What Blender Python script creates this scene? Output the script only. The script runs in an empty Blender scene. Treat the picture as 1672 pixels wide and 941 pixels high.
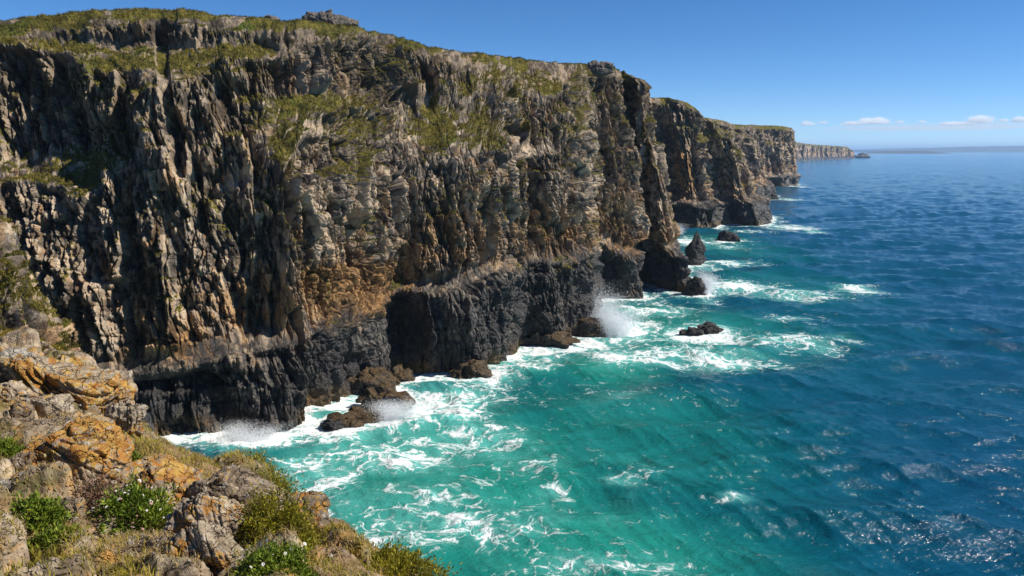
import bpy, math, random
import numpy as np
from mathutils import Vector

R = math.radians
random.seed(7)
rng = np.random.default_rng(11)
SC = bpy.context.scene
COL = SC.collection
f32 = np.float32

# ------------------------------------------------------------------ camera geometry of the photograph
FP, CX, CY, HZ, CAMZ = 1300.0, 836.0, 470.5, 246.0, 40.0
PITCH = math.atan((CY - HZ) / FP)
cp, sp = math.cos(PITCH), math.sin(PITCH)

def ray(px, py):
    u, v = (px - CX) / FP, (CY - py) / FP
    return np.array([u, cp + sp * v, -sp + cp * v])

def P(px, py, D):
    return ray(px, py) * D + np.array([0, 0, CAMZ])

def seaD(py):
    return CAMZ / max(1e-6, -ray(CX, py)[2])

def B(px, py):
    return P(px, py, seaD(py))

def to_px(x, y, z):
    zc = z - CAMZ
    d = y * cp - zc * sp
    v = (y * sp + zc * cp) / d
    return CX + FP * x / d, CY - FP * v, d

# ------------------------------------------------------------------ noise
def _h(ix, iy, iz, seed):
    h = (ix.astype(np.uint32) * np.uint32(374761393) + iy.astype(np.uint32) * np.uint32(668265263)
         + iz.astype(np.uint32) * np.uint32(2246822519) + np.uint32((seed * 3266489917) & 0xffffffff))
    h = (h ^ (h >> np.uint32(15))) * np.uint32(2246822519)
    h = (h ^ (h >> np.uint32(13))) * np.uint32(3266489917)
    return h ^ (h >> np.uint32(16))

def h01(ix, iy, iz, seed):
    return _h(ix, iy, iz, seed).astype(f32) * f32(1 / 4294967296.0)

def noise2(x, y, seed=0):
    x = np.asarray(x, f32); y = np.asarray(y, f32)
    x, y = np.broadcast_arrays(x, y)
    xi = np.floor(x); yi = np.floor(y)
    fx = x - xi; fy = y - yi
    xi = xi.astype(np.int32); yi = yi.astype(np.int32)
    u = fx * fx * fx * (fx * (fx * 6 - 15) + 10); v = fy * fy * fy * (fy * (fy * 6 - 15) + 10)
    z = np.zeros_like(xi)
    def g(ox, oy):
        a = h01(xi + ox, yi + oy, z, seed) * f32(2 * math.pi)
        return np.cos(a) * (fx - ox) + np.sin(a) * (fy - oy)
    a = g(0, 0); b = g(1, 0); c = g(0, 1); d = g(1, 1)
    return ((a + (b - a) * u) * (1 - v) + (c + (d - c) * u) * v) * f32(1.45)

def noise3(x, y, z, seed=0):
    x, y, z = np.broadcast_arrays(np.asarray(x, f32), np.asarray(y, f32), np.asarray(z, f32))
    xi = np.floor(x); yi = np.floor(y); zi = np.floor(z)
    fx = x - xi; fy = y - yi; fz = z - zi
    xi = xi.astype(np.int32); yi = yi.astype(np.int32); zi = zi.astype(np.int32)
    s = lambda t: t * t * t * (t * (t * 6 - 15) + 10)
    u, v, w = s(fx), s(fy), s(fz)
    def g(ox, oy, oz):
        h = _h(xi + ox, yi + oy, zi + oz, seed)
        gx = (h & np.uint32(1023)).astype(f32) / 511.5 - 1
        gy = ((h >> np.uint32(10)) & np.uint32(1023)).astype(f32) / 511.5 - 1
        gz = ((h >> np.uint32(20)) & np.uint32(1023)).astype(f32) / 511.5 - 1
        return gx * (fx - ox) + gy * (fy - oy) + gz * (fz - oz)
    l = lambda a, b, t: a + (b - a) * t
    return l(l(l(g(0,0,0), g(1,0,0), u), l(g(0,1,0), g(1,1,0), u), v),
             l(l(g(0,0,1), g(1,0,1), u), l(g(0,1,1), g(1,1,1), u), v), w) * f32(1.3)

def fbm2(x, y, o=4, seed=0, gain=0.5):
    r = 0; a = 1.0; f = 1.0
    for i in range(o):
        r = r + a * noise2(x * f + 17.3 * i, y * f - 9.1 * i, seed + i); a *= gain; f *= 2.03
    return r

def fbm3(x, y, z, o=4, seed=0, gain=0.5):
    r = 0; a = 1.0; f = 1.0
    for i in range(o):
        r = r + a * noise3(x * f + 7.3 * i, y * f - 3.1 * i, z * f + 5.7 * i, seed + i); a *= gain; f *= 2.03
    return r

def cells2(x, y, seed=0, jit=0.9, sq=False):
    """Worley: F1, F2, random of the nearest cell, offset to its centre."""
    x = np.asarray(x, f32); y = np.asarray(y, f32)
    xi = np.floor(x).astype(np.int32); yi = np.floor(y).astype(np.int32)
    F1 = np.full(x.shape, 9, f32); F2 = F1.copy(); rid = np.zeros_like(F1); bx = np.zeros_like(F1); by = np.zeros_like(F1)
    z = np.zeros_like(xi)
    for ox in (-1, 0, 1):
        for oy in (-1, 0, 1):
            cx, cy = xi + ox, yi + oy
            dx = x - (cx + 0.5 + (h01(cx, cy, z, seed) - 0.5) * jit)
            dy = y - (cy + 0.5 + (h01(cx, cy, z + 1, seed) - 0.5) * jit)
            d = np.sqrt(np.sqrt(dx ** 4 + dy ** 4)) if sq else np.sqrt(dx * dx + dy * dy)
            n = d < F1
            F2 = np.where(n, F1, np.minimum(F2, d))
            F1 = np.where(n, d, F1); bx = np.where(n, dx, bx); by = np.where(n, dy, by)
            rid = np.where(n, h01(cx, cy, z + 2, seed), rid)
    return F1, F2, rid, bx, by

def cells3(x, y, z, seed=0, jit=0.95, sq=False):
    """3-D Worley: F1, F2, random of the nearest cell, offset to its centre (3)"""
    x, y, z = [np.asarray(q, f32) for q in (x, y, z)]
    fl = [np.floor(q) for q in (x, y, z)]; fr = [q - g for q, g in zip((x, y, z), fl)]
    xi, yi, zi = [g.astype(np.int32) for g in fl]
    F1 = np.full(x.shape, 9, f32); F2 = F1.copy(); rid = np.zeros_like(F1)
    bx, by, bz = np.zeros_like(F1), np.zeros_like(F1), np.zeros_like(F1)
    m10 = np.uint32(1023); k = f32(jit / 1023)
    for ox in (-1, 0, 1):
        for oy in (-1, 0, 1):
            for oz in (-1, 0, 1):
                h = _h(xi + ox, yi + oy, zi + oz, seed)
                dx = fr[0] - f32(ox + .5 - jit / 2) - (h & m10).astype(f32) * k
                dy = fr[1] - f32(oy + .5 - jit / 2) - ((h >> np.uint32(10)) & m10).astype(f32) * k
                dz = fr[2] - f32(oz + .5 - jit / 2) - ((h >> np.uint32(20)) & m10).astype(f32) * k
                a, b, c = dx * dx, dy * dy, dz * dz
                d = np.sqrt(np.sqrt(a * a + b * b + c * c)) if sq else np.sqrt(a + b + c)
                n = d < F1
                F2 = np.where(n, F1, np.minimum(F2, d)); F1 = np.where(n, d, F1)
                bx = np.where(n, dx, bx); by = np.where(n, dy, by); bz = np.where(n, dz, bz)
                rid = np.where(n, ((h * np.uint32(2654435761)) >> np.uint32(12)).astype(f32) * f32(1 / 1048576.0), rid)
    return F1, F2, rid, np.stack([bx, by, bz], -1)

def blocks3(x, y, z, seed, k, tilt, jit=0.85):
    """heights of tilted 3-D blocks, blended over a narrow joint: height, F2-F1, random of the block"""
    x, y, z = [np.asarray(q, f32) for q in (x, y, z)]
    fl = [np.floor(q) for q in (x, y, z)]; fr = [q - g for q, g in zip((x, y, z), fl)]
    xi, yi, zi = [g.astype(np.int32) for g in fl]
    F1 = np.full(x.shape, 9, f32); F2 = F1.copy(); rid = np.zeros_like(F1); H = np.zeros_like(F1); Wt = np.full(x.shape, 1e-20, f32)
    m10 = np.uint32(1023); kj = f32(jit / 1023)
    for ox in (-1, 0, 1):
        for oy in (-1, 0, 1):
            for oz in (-1, 0, 1):
                h = _h(xi + ox, yi + oy, zi + oz, seed)
                dx = fr[0] - f32(ox + .5 - jit / 2) - (h & m10).astype(f32) * kj
                dy = fr[1] - f32(oy + .5 - jit / 2) - ((h >> np.uint32(10)) & m10).astype(f32) * kj
                dz = fr[2] - f32(oz + .5 - jit / 2) - ((h >> np.uint32(20)) & m10).astype(f32) * kj
                a, b, c = dx * dx, dy * dy, dz * dz
                d = np.sqrt(np.sqrt(a * a + b * b + c * c))
                r = ((h * np.uint32(2654435761)) >> np.uint32(12)).astype(f32) * f32(1 / 1048576.0)
                n = d < F1
                F2 = np.where(n, F1, np.minimum(F2, d)); F1 = np.where(n, d, F1); rid = np.where(n, r, rid)
                w = np.exp(-f32(k) * d)
                H += w * ((r - .5) + f32(tilt) * (dx * ((r * f32(7.13)) % 1 - f32(.4)) * f32(2.2) + dz * (f32(.3) - (r * f32(13.7)) % 1) * f32(.55))); Wt += w
    return H / Wt, F2 - F1, rid

def sst(a, b, x):
    t = np.clip((x - a) / (b - a), 0, 1)
    return t * t * (3 - 2 * t)

# ------------------------------------------------------------------ objects
def tag(o, label=None, cat=None, group=None, kind=None):
    if label: o['label'] = label
    if cat: o['category'] = cat
    if group: o['group'] = group
    if kind: o['kind'] = kind
    return o

def mesh_obj(name, verts, faces, mat=None, parent=None, attrs=None, smooth=True, colattr=None):
    """verts (n,3), faces (m,k) numpy of equal-sized polygons, or list of such arrays"""
    me = bpy.data.meshes.new(name)
    verts = np.ascontiguousarray(verts, f32)
    fl = faces if isinstance(faces, list) else [faces]
    fl = [np.asarray(f, np.int32) for f in fl if len(f)]
    me.vertices.add(len(verts)); me.vertices.foreach_set('co', verts.ravel())
    idx = np.concatenate([f.ravel() for f in fl]); tot = np.concatenate([np.full(len(f), f.shape[1], np.int32) for f in fl])
    st = np.concatenate([[0], np.cumsum(tot)[:-1]]).astype(np.int32)
    me.loops.add(len(idx)); me.loops.foreach_set('vertex_index', idx)
    me.polygons.add(len(tot)); me.polygons.foreach_set('loop_start', st)
    me.polygons.foreach_set('use_smooth', np.full(len(tot), bool(smooth)))
    for k, a in (attrs or {}).items():
        at = me.attributes.new(k, 'FLOAT', 'POINT'); at.data.foreach_set('value', np.ascontiguousarray(a, f32).ravel())
    for k, a in (colattr or {}).items():
        at = me.attributes.new(k, 'FLOAT_VECTOR', 'POINT'); at.data.foreach_set('vector', np.ascontiguousarray(a, f32).ravel())
    me.update(calc_edges=True); me.validate()
    if mat: me.materials.append(mat)
    o = bpy.data.objects.new(name, me); COL.objects.link(o)
    if parent: o.parent = parent
    return o

def grid_faces(nu, nv):
    i = np.arange(nu * nv).reshape(nu, nv)
    return np.stack([i[:-1, :-1], i[1:, :-1], i[1:, 1:], i[:-1, 1:]], -1).reshape(-1, 4)

def grid_normals(V):
    du = np.gradient(V, axis=0); dv = np.gradient(V, axis=1)
    n = np.cross(du, dv); n /= np.linalg.norm(n, axis=-1, keepdims=True) + 1e-9
    return n

# ------------------------------------------------------------------ node helper
class NT:
    def __init__(s, name):
        s.m = bpy.data.materials.new(name); s.m.use_nodes = True
        s.t = s.m.node_tree; s.t.nodes.clear()
        s.out = s.t.nodes.new('ShaderNodeOutputMaterial')
    def n(s, typ, ins=None, **kw):
        d = s.t.nodes.new('ShaderNode' + typ)
        for k, v in kw.items(): setattr(d, k, v)
        for k, v in (ins or {}).items(): s.set(d.inputs[k], v)
        return d
    def set(s, sock, v):
        if isinstance(v, bpy.types.NodeSocket): s.t.links.new(v, sock)
        elif hasattr(v, 'outputs'): s.t.links.new(v.outputs[0], sock)
        elif isinstance(v, (tuple, list)) and len(v) == 3 and sock.type == 'RGBA': sock.default_value = (*v, 1)
        else: sock.default_value = v
    def math(s, op, a, b=0.0, c=None, clamp=False):
        d = s.n('Math', {0: a, 1: b}, operation=op, use_clamp=clamp)
        if c is not None: s.set(d.inputs[2], c)
        return d.outputs[0]
    def mul(s, a, b): return s.math('MULTIPLY', a, b)
    def add(s, a, b): return s.math('ADD', a, b)
    def sub(s, a, b): return s.math('SUBTRACT', a, b)
    def mx(s, a, b): return s.math('MAXIMUM', a, b)
    def step(s, lo, hi, x, a=0.0, b=1.0):
        d = s.n('MapRange', {0: x, 1: lo, 2: hi, 3: a, 4: b}, interpolation_type='SMOOTHSTEP'); return d.outputs[0]
    def mix(s, f, a, b):
        d = s.n('Mix', data_type='RGBA'); s.set(d.inputs[0], f); s.set(d.inputs[6], a); s.set(d.inputs[7], b); return d.outputs[2]
    def attr(s, name, vec=False):
        d = s.n('Attribute', attribute_name=name); return d.outputs['Vector' if vec else 'Fac']
    def pos(s): return s.n('NewGeometry').outputs['Position']
    def obj(s): return s.n('TexCoord').outputs['Object']
    def scale(s, v, sc, loc=(0, 0, 0), rot=(0, 0, 0)):
        d = s.n('Mapping', {'Vector': v, 'Scale': sc if isinstance(sc, tuple) else (sc,) * 3, 'Location': loc, 'Rotation': rot}); return d.outputs[0]
    def noise(s, v, sc=1.0, det=4.0, rough=0.55, dist=0.0, color=False):
        d = s.n('TexNoise', {'Vector': v, 'Scale': sc, 'Detail': det, 'Roughness': rough, 'Distortion': dist}); return d.outputs[1 if color else 0]
    def vor(s, v, sc=1.0, feature='F1', out=0, rand=1.0):
        d = s.n('TexVoronoi', {'Vector': v, 'Scale': sc, 'Randomness': rand}, feature=feature); return d.outputs[out]
    def sep(s, v):
        d = s.n('SeparateXYZ', {0: v}); return d.outputs
    def vmath(s, op, a, b=None, scale=None):
        d = s.n('VectorMath', {0: a}, operation=op)
        if b is not None: s.set(d.inputs[1], b)
        if scale is not None: s.set(d.inputs['Scale'], scale)
        return d.outputs[0]
    def bump(s, h, strength=0.5, dist=1.0, normal=None):
        d = s.n('Bump', {'Height': h, 'Strength': strength, 'Distance': dist})
        if normal is not None: s.set(d.inputs['Normal'], normal)
        return d.outputs[0]
    def bsdf(s, **kw):
        d = s.n('BsdfPrincipled')
        for k, v in kw.items(): s.set(d.inputs[k.replace('_', ' ')], v)
        s.t.links.new(d.outputs[0], s.out.inputs[0]); return d

# ------------------------------------------------------------------ materials
def mat_cliff():
    t = NT('cliff_rock'); p = t.pos(); z = t.sep(p)[2]
    veg = t.attr('veg'); tint = t.attr('tint'); uvw = t.attr('uvw', True)
    n1 = t.noise(p, 0.11, 5, 0.6); n2 = t.noise(p, 0.55, 6, 0.62); n3 = t.noise(p, 2.6, 5, 0.65)
    streak = t.noise(t.scale(uvw, (0.75, 0.045, 1)), 1.0, 5, 0.6)
    fine = t.noise(t.scale(uvw, (1.0, 0.35, 1)), 3.0, 4, 0.7)
    lvl = t.attr('lvl'); zz = t.add(lvl, t.add(t.mul(t.sub(n1, 0.5), 12.0), t.add(t.mul(t.sub(streak, 0.5), 13.0), t.mul(t.sub(n2, .5), 7.0))))
    grey = t.mix(t.step(0.3, 0.7, n2), (0.115, 0.088, 0.068), (0.45, 0.37, 0.285))
    grey = t.mix(t.step(0.35, 0.9, tint), grey, (0.46, 0.35, 0.235))
    grey = t.mix(t.step(0.50, 0.64, streak, 0, 0.85), grey, (0.045, 0.042, 0.042))
    grey = t.mix(t.mul(t.step(0.5, 0.66, fine), 0.5), grey, (0.50, 0.46, 0.41))
    warm = t.mix(t.step(0.35, 0.65, n3), (0.17, 0.085, 0.032), (0.46, 0.28, 0.125))
    # warm ochre layer above the dark foot, and scattered rusty patches
    band = t.mul(t.step(11, 16, zz), t.step(27, 19, zz))
    wf = t.mx(t.mul(band, t.step(0.38, 0.58, t.noise(p, 0.22, 4, 0.6))), t.step(0.52, 0.63, t.noise(t.scale(p, (1, 1, 0.4), (31, 7, 3)), 0.33, 5, 0.65), 0, 0.9))
    wf = t.mx(t.mul(wf, .8), t.step(0.35, 0.6, t.add(t.attr('warm'), t.mul(t.sub(n2, .5), .9))))
    c = t.mix(wf, grey, warm)
    up = t.step(38, 56, zz)
    c = t.mix(t.mul(up, 0.6), c, t.mix(n2, (0.085, 0.066, 0.046), (0.28, 0.215, 0.15)))
    tb = t.math('MULTIPLY_ADD', t.step(.2, .8, tint), 0.95, 0.31); c = t.vmath('SCALE', c, scale=tb)
    # black wet foot
    foot = t.step(14.5, 9.5, zz)
    dark = t.mix(t.step(0.35, 0.75, n3), (0.016, 0.015, 0.016), (0.060, 0.055, 0.052))
    dark = t.mix(t.step(0.54, 0.66, n2, 0, 0.7), dark, (0.15, 0.125, 0.10))
    dark = t.mix(t.mul(t.step(.5, .62, n1), t.step(.45, .6, fine)), dark, (0.19, 0.165, 0.135))
    c = t.mix(foot, c, dark)
    # weed near the waterline
    weed = t.mul(t.step(3.4, 1.2, t.add(z, t.mul(t.sub(n2, 0.5), 5.0))), t.step(0.4, 0.6, n1))
    c = t.mix(t.mul(weed, 0.9), c, t.mix(n3, (0.05, 0.030, 0.008), (0.20, 0.115, 0.03)))
    # lichen + moss
    lich = t.mul(t.step(0.56, 0.68, t.noise(p, 0.9, 5, 0.7)), t.step(14, 40, zz))
    c = t.mix(t.mul(lich, 0.42), c, (0.26, 0.19, 0.045))
    vm = t.step(0.35, 0.62, t.add(veg, t.mul(t.sub(n3, 0.5), 0.9)))
    green = t.mix(t.step(0.35, 0.65, n2), (0.045, 0.045, 0.009), (0.17, 0.145, 0.024))
    green = t.mix(t.step(0.55, 0.75, n1), green, (0.07, 0.105, 0.014))
    green = t.mix(t.step(0.5, 0.75, t.noise(p, 1.3, 4, .6), 0, 0.6), green, (0.24, 0.17, 0.07))
    c = t.mix(vm, c, green)
    h = t.add(t.mul(t.noise(t.scale(uvw, (1.0, 0.45, 1)), 1.6, 8, 0.72), 1.0), t.mul(n3, 0.5))
    cf = t.vor(t.scale(uvw, (1.0, 0.6, 1)), 1.5, 'F1', 1); h = t.add(h, t.mul(t.sep(cf)[0], 0.5)); nb = t.bump(h, 1.0, 0.6)
    t.bsdf(Base_Color=c, Roughness=t.mix(foot, (0.9,) * 3, (0.38,) * 3), Normal=nb, Specular_IOR_Level=t.mix(foot, (.22,) * 3, (.5,) * 3))
    return t.m

def mat_sea():
    t = NT('sea_water'); p = t.pos()
    sh = t.attr('shallow'); dens = t.attr('foam'); near = t.attr('near')
    q = t.n('CombineXYZ', {0: t.sep(p)[0], 1: t.sep(p)[1]}).outputs[0]
    warp = t.vmath('SUBTRACT', t.noise(q, 0.10, 3, 0.55, color=True), (0.5, 0.5, 0.5))
    warp2 = t.vmath('SUBTRACT', t.noise(q, 0.5, 3, 0.55, color=True), (0.5, 0.5, 0.5))
    w = t.vmath('ADD', q, t.vmath('ADD', t.vmath('SCALE', warp, scale=9.0), t.vmath('SCALE', warp2, scale=1.8)))
    # foam lace
    def ribbon(v, sc, lo, det=3):
        n = t.noise(v, sc, det, 0.5, 0.6); return t.step(lo, 1.0, t.sub(1.0, t.math('ABSOLUTE', t.math('MULTIPLY_ADD', n, 5.0, -2.5))))
    e2 = t.vor(t.scale(w, (1.25, 0.8, 1)), 0.42, 'DISTANCE_TO_EDGE'); e3 = t.vor(t.vmath('ADD', w, t.vmath('SCALE', warp2, scale=0.9)), 1.5, 'DISTANCE_TO_EDGE')
    l2 = t.step(0.15, 0.0, e2); l3 = t.step(0.20, 0.02, e3)
    rib1 = ribbon(t.scale(w, (0.8, 1.3, 1)), 0.11, 0.45); rib2 = ribbon(t.scale(w, (0.8, 1.25, 1)), 0.34, 0.4)
    fb = t.noise(w, 0.16, 7, 0.62); fb2 = t.noise(t.scale(w, (0.8, 1.3, 1)), 0.9, 6, 0.66)
    lace = t.add(t.mul(rib1, 0.34), t.add(t.mul(rib2, 0.36), t.add(t.mul(l2, 0.24), t.mul(l3, 0.12))))
    lace = t.add(lace, t.add(t.mul(t.sub(fb, 0.5), 0.75), t.mul(t.sub(fb2, 0.5), 0.40)))
    thr = t.math('MULTIPLY_ADD', dens, -1.08, 1.06)
    fm = t.n('MapRange', {0: lace, 1: thr, 2: t.add(thr, 0.56), 3: 0.0, 4: 1.0}, interpolation_type='SMOOTHSTEP').outputs[0]
    fm = t.mul(fm, t.step(0.02, 0.12, dens))
    holes = t.step(0.16, 0.05, t.vor(w, 3.2, 'DISTANCE_TO_EDGE')); fm = t.mul(fm, t.math('MULTIPLY_ADD', holes, 0.18, t.math('MULTIPLY_ADD', dens, 0.25, 0.64), clamp=True))
    # small whitecaps and glitter flecks out on the open water
    fl = t.mul(t.step(0.72, 0.80, t.noise(t.scale(q, (0.5, 1.2, 1)), 0.55, 6, 0.7)), t.step(0.56, 0.68, t.noise(q, 0.05, 3, 0.5)))
    fm = t.mx(fm, t.mul(fl, 0.28))
    # water colour
    big = t.noise(q, 0.018, 4, 0.55)
    shf = t.add(sh, t.mul(t.sub(big, 0.5), 0.75))
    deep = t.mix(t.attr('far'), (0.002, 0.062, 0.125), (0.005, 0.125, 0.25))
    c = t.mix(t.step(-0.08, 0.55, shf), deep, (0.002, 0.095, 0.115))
    c = t.mix(t.step(0.30, 1.0, shf), c, (0.013, 0.215, 0.172))
    c = t.mix(t.mul(t.step(0.25, 0.9, t.add(dens, t.mul(t.sub(fb, 0.5), 0.8))), 0.80), c, (0.13, 0.48, 0.43))
    silt = t.step(0.62, 0.75, t.noise(q, 0.045, 3, 0.5))
    c = t.mix(t.mul(t.mul(silt, 0.35), sh), c, (0.10, 0.17, 0.10))
    c = t.mix(fm, c, (0.86, 0.88, 0.88))
    # ripples
    r1 = t.noise(t.scale(q, (0.55, 1.0, 1), rot=(0, 0, R(-14))), 0.85, 5, 0.66); r2 = t.noise(t.scale(q, (0.6, 1, 1), rot=(0, 0, R(24))), 2.6, 3, 0.6)
    rb = t.noise(t.scale(q, (0.4, 1, 1), rot=(0, 0, R(-8))), 0.11, 5, 0.62)
    r1 = t.sub(1.0, t.math('ABSOLUTE', t.math('MULTIPLY_ADD', r1, 2.6, -1.3)))
    h = t.add(t.mul(r1, 0.40), t.add(t.mul(r2, t.mul(near, 0.26)), t.mul(rb, 1.3)))
    h = t.add(h, t.mul(fm, 0.25))
    nb = t.bump(h, 0.55, 1.0)
    t.bsdf(Base_Color=c, Roughness=t.mix(fm, (0.12,) * 3, (0.75,) * 3), IOR=1.33, Normal=nb, Specular_IOR_Level=t.mix(fm, (0.5,) * 3, (0.1,) * 3))
    return t.m
# ------------------------------------------------------------------ cliffs
SHORE = []          # waterline points of everything that stands in the sea

def smooth1(a, s):
    if s <= 0: return a
    k = int(max(1, round(3 * s))); w = np.exp(-0.5 * (np.arange(-k, k + 1) / s) ** 2); w /= w.sum()
    ap = np.concatenate([np.repeat(a[:1], k, 0), a, np.repeat(a[-1:], k, 0)])
    return np.stack([np.convolve(ap[:, j], w, 'valid') for j in range(a.shape[1])], 1)

def cliff(name, base, top, step, seed, mat, inland, amp=1.0, smooth_m=2.0, ledge=1.0, green=0.0, feats=(), scale=1.0, plat=60.0, zstep=None, lean=0.11, plinth=1.0, zb=-2.5, foot=None):
    base = np.array(base, float); top = np.array(top, float)
    mid = base * 0.6 + top * 0.4
    seg = np.concatenate([[0], np.cumsum(np.linalg.norm(np.diff(mid[:, :2], axis=0), axis=1))])
    L = seg[-1]; nu = int(L / step) + 1
    us = np.linspace(0, L, nu)
    itp = lambda K: np.stack([np.interp(us, seg, K[:, j]) for j in range(3)], 1)
    sm = smooth_m / step
    bp = smooth1(itp(base), sm); tp = smooth1(itp(top), sm * 1.6)
    m = smooth1(bp * 0.6 + tp * 0.4, sm * 1.0)
    tan = np.gradient(m, axis=0)[:, :2]; tan /= np.linalg.norm(tan, axis=1, keepdims=True)
    tan = smooth1(tan, 2.2 * scale / step); tan /= np.linalg.norm(tan, axis=1, keepdims=True)
    nrm = np.stack([tan[:, 1], -tan[:, 0]], 1)                 # seaward when u runs with the sea on its right
    T = tp[:, 2] + 0.45 * scale * noise2(us / (7 * scale), us * 0, seed + 50) + 0.18 * scale * noise2(us / (2.1 * scale), us * 0, seed + 51)
    zstep = zstep or step
    nv = int((T.max() - zb) / zstep) + 1
    v = np.linspace(0, 1, nv)[None, :]
    z = zb + v * (T[:, None] - zb)
    U = np.broadcast_to(us[:, None], z.shape).astype(f32); Z = z.astype(f32)
    S = 1.0 / scale
    u, zz = U * S, Z * S
    hz = Z / np.maximum(T[:, None], 1)                          # 0..1 height
    # features seen in the photograph, carried from the picture onto the face (u, z)
    lin = bp[:, None, :2] * (1 - v[..., None]) + tp[:, None, :2] * v[..., None]
    qx, qy, qd = to_px(lin[..., 0], lin[..., 1], Z); qd = qd / FP
    F_ = []
    for (fx, fy, rx, ry, kind, a) in feats:
        k = np.argmin(np.where(qd > 0, (qx - fx) ** 2 + (qy - fy) ** 2, 1e9)); iu, iv = np.unravel_index(k, Z.shape); k = qd[iu, iv]
        ku = max(.35, abs(qx[min(iu + 8, nu - 1), iv] - qx[max(iu - 8, 0), iv]) / (16 * step))        # photo px per metre along the face
        F_.append((us[iu], Z[iu, iv], rx / ku, ry * k, kind, a))
    feats = F_
    calm = np.ones_like(Z)
    for q in F_:
        if q[4] == 'calm': calm = calm * (1 - q[5] * sst(q[0] - 6, q[0] + 10, U)) * (1 - .2)
    fh = np.full(nu, 13.0) if foot is None else smooth1(np.interp(qx[:, 0], [q[0] for q in foot], [q[1] for q in foot])[:, None], 4 / step)[:, 0]
    # ---- ledges : a slope field integrated up the face
    lg = fbm2(u / 21, zz / 6.5, 3, seed + 1) + 0.15 * noise2(u / 6, zz / 4.0, seed + 3)
    slope = 0.10 + ledge * 1.25 * np.clip(lg - 0.24, 0, 1) ** 1.2 * (0.12 + 1.7 * sst(0.4, 0.75, hz)) + 0.6 * sst(0.93, 1.0, hz)
    slope = slope + 0.9 * np.exp(-((zz - (fh[:, None] + 1) * S - 3 * noise2(u / 17, u * 0, seed + 4)) / 1.1) ** 2) * plinth
    for (fu, fz, ru, rz, kind, a) in feats:
        if kind == 'slope': slope = slope + a * np.exp(-((U - fu) / ru) ** 2 - ((Z - fz) / rz) ** 2)
    slope = smooth1(slope, 1.2 * scale / step)
    s = np.cumsum(slope, 1); s = (s - s[:, :1]) / (s[:, -1:] - s[:, :1])
    XY = bp[:, None, :2] * (1 - s[..., None]) + tp[:, None, :2] * s[..., None]
    # ---- displacement, along the normal of the stepped face
    ds = np.linalg.norm(np.diff(np.concatenate([XY, Z[..., None]], -1), axis=1), axis=2)
    arc = np.concatenate([np.zeros((nu, 1)), np.cumsum(ds, 1)], 1) + zb
    arc = smooth1(arc, 5 * scale / step)
    kz = max(1, int(1.2 * scale / zstep))
    B0 = np.concatenate([XY, Z[..., None]], -1)
    N0 = grid_normals(B0)
    if (N0[..., :2] * nrm[:, None, :]).sum(-1).mean() < 0: N0 = -N0
    cs = np.cumsum(np.pad(N0, ((0, 0), (kz, kz), (0, 0)), mode='edge'), 1); N0 = cs[:, 2 * kz:] - np.concatenate([np.zeros((nu, 1, 3)), cs[:, :-2 * kz - 1]], 1)
    nz0 = smooth1(N0[..., 2] / (2 * kz + 1), 2.5 * scale / step); nz0 = np.clip(nz0, 0, .9)
    N0 = np.concatenate([nrm[:, None, :] * np.sqrt(1 - nz0 ** 2)[..., None], nz0[..., None]], -1); N0 /= np.linalg.norm(N0, axis=2, keepdims=True) + 1e-9
    zlev = zz
    zz = (arc * S).astype(f32)
    lw = lean * zz + 2.2 * noise2(u / 19, zz / 16, seed + 7) + 0.4 * noise2(u / 4.5, zz / 4.5, seed + 8)
    uu = u + lw; zw = zz + 2.5 * noise2(u / 9, zz / 14, seed + 9) + 0.3 * noise2(u / 2.5, zz / 3, seed + 10)
    d = 3.0 * noise2(uu / 24, zz / 60, seed + 11)
    n = np.abs(noise2(uu / 12.5, zz / 75, seed + 12)); d = d + 2.0 * np.minimum(n * 3.6, 1.0) ** 0.7 - 1.3
    n = np.abs(noise2(uu / 5.2 + 3.3, zz / 30, seed + 13)); d = d + 0.55 * np.minimum(n * 4, 1.0) - 0.35
    # joint-bounded blocks cut in 3-D, so that they do not stretch over ledges and corners
    ax = np.array([tan[:, 0].mean(), tan[:, 1].mean()]); ax /= np.linalg.norm(ax)
    wob = 0.28 * scale
    back = np.linalg.norm(tp[:, :2] - bp[:, :2], axis=1)[:, None]
    pa = (U + lean * Z).astype(f32); pb = (s * back).astype(f32); pc = (Z + 0.05 * pa).astype(f32)
    pa = pa + wob * noise2(pc / (7 * scale), pb / (7 * scale), seed + 8); pc = pc + wob * noise2(pa / (6 * scale), pb / (6 * scale), seed + 9)
    def blocks(su, sz, A, crack, cw, sd, tilt=0.8, k=20):
        h, e, r = blocks3(pa / (su * scale), pb / (su * scale), pc / (sz * scale), sd, k, tilt)
        return (A * h - crack * np.exp(-(e / cw) ** 2)) * (calm if su < 3 else 1), r, e
    b1, r1, e1 = blocks(4.4, 11.0, 3.0, 0.8, 0.06, seed + 20, 1.0, 30); d = d + b1
    b2, r2, e2 = blocks(1.8, 3.6, 1.6, 0.6, 0.12, seed + 21, 1.1, 16); d = d + b2
    fine = step < 0.6 * scale
    if fine:
        b3, r3, e3 = blocks(0.8, 1.25, 0.95, 0.25, 0.2, seed + 22, 1.2, 10); d = d + b3
    else: r3 = r2
    if step < 0.3 * scale:
        b4, r4, e4 = blocks(0.4, 0.62, 0.44, 0.08, 0.25, seed + 23, 1.2, 8); d = d + b4
        d = d + 0.34 * (.5 - np.abs(fbm2(pa / .8, pc / 1.0 + pb / .9, 3, seed + 24, .6)))
    for (fu_, fv_, am, wd, sd_) in ((3.4, 34, 1.1, .045, 60), (1.5, 14, .5, .06, 61)):
        n = np.abs(noise2(pa / (fu_ * scale) + .4 * noise2(pc / (5 * scale), pb / 5, seed + 62), (pc + pb) / (fv_ * scale), seed + sd_)); d = d - am * np.exp(-(n / wd) ** 2)
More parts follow.
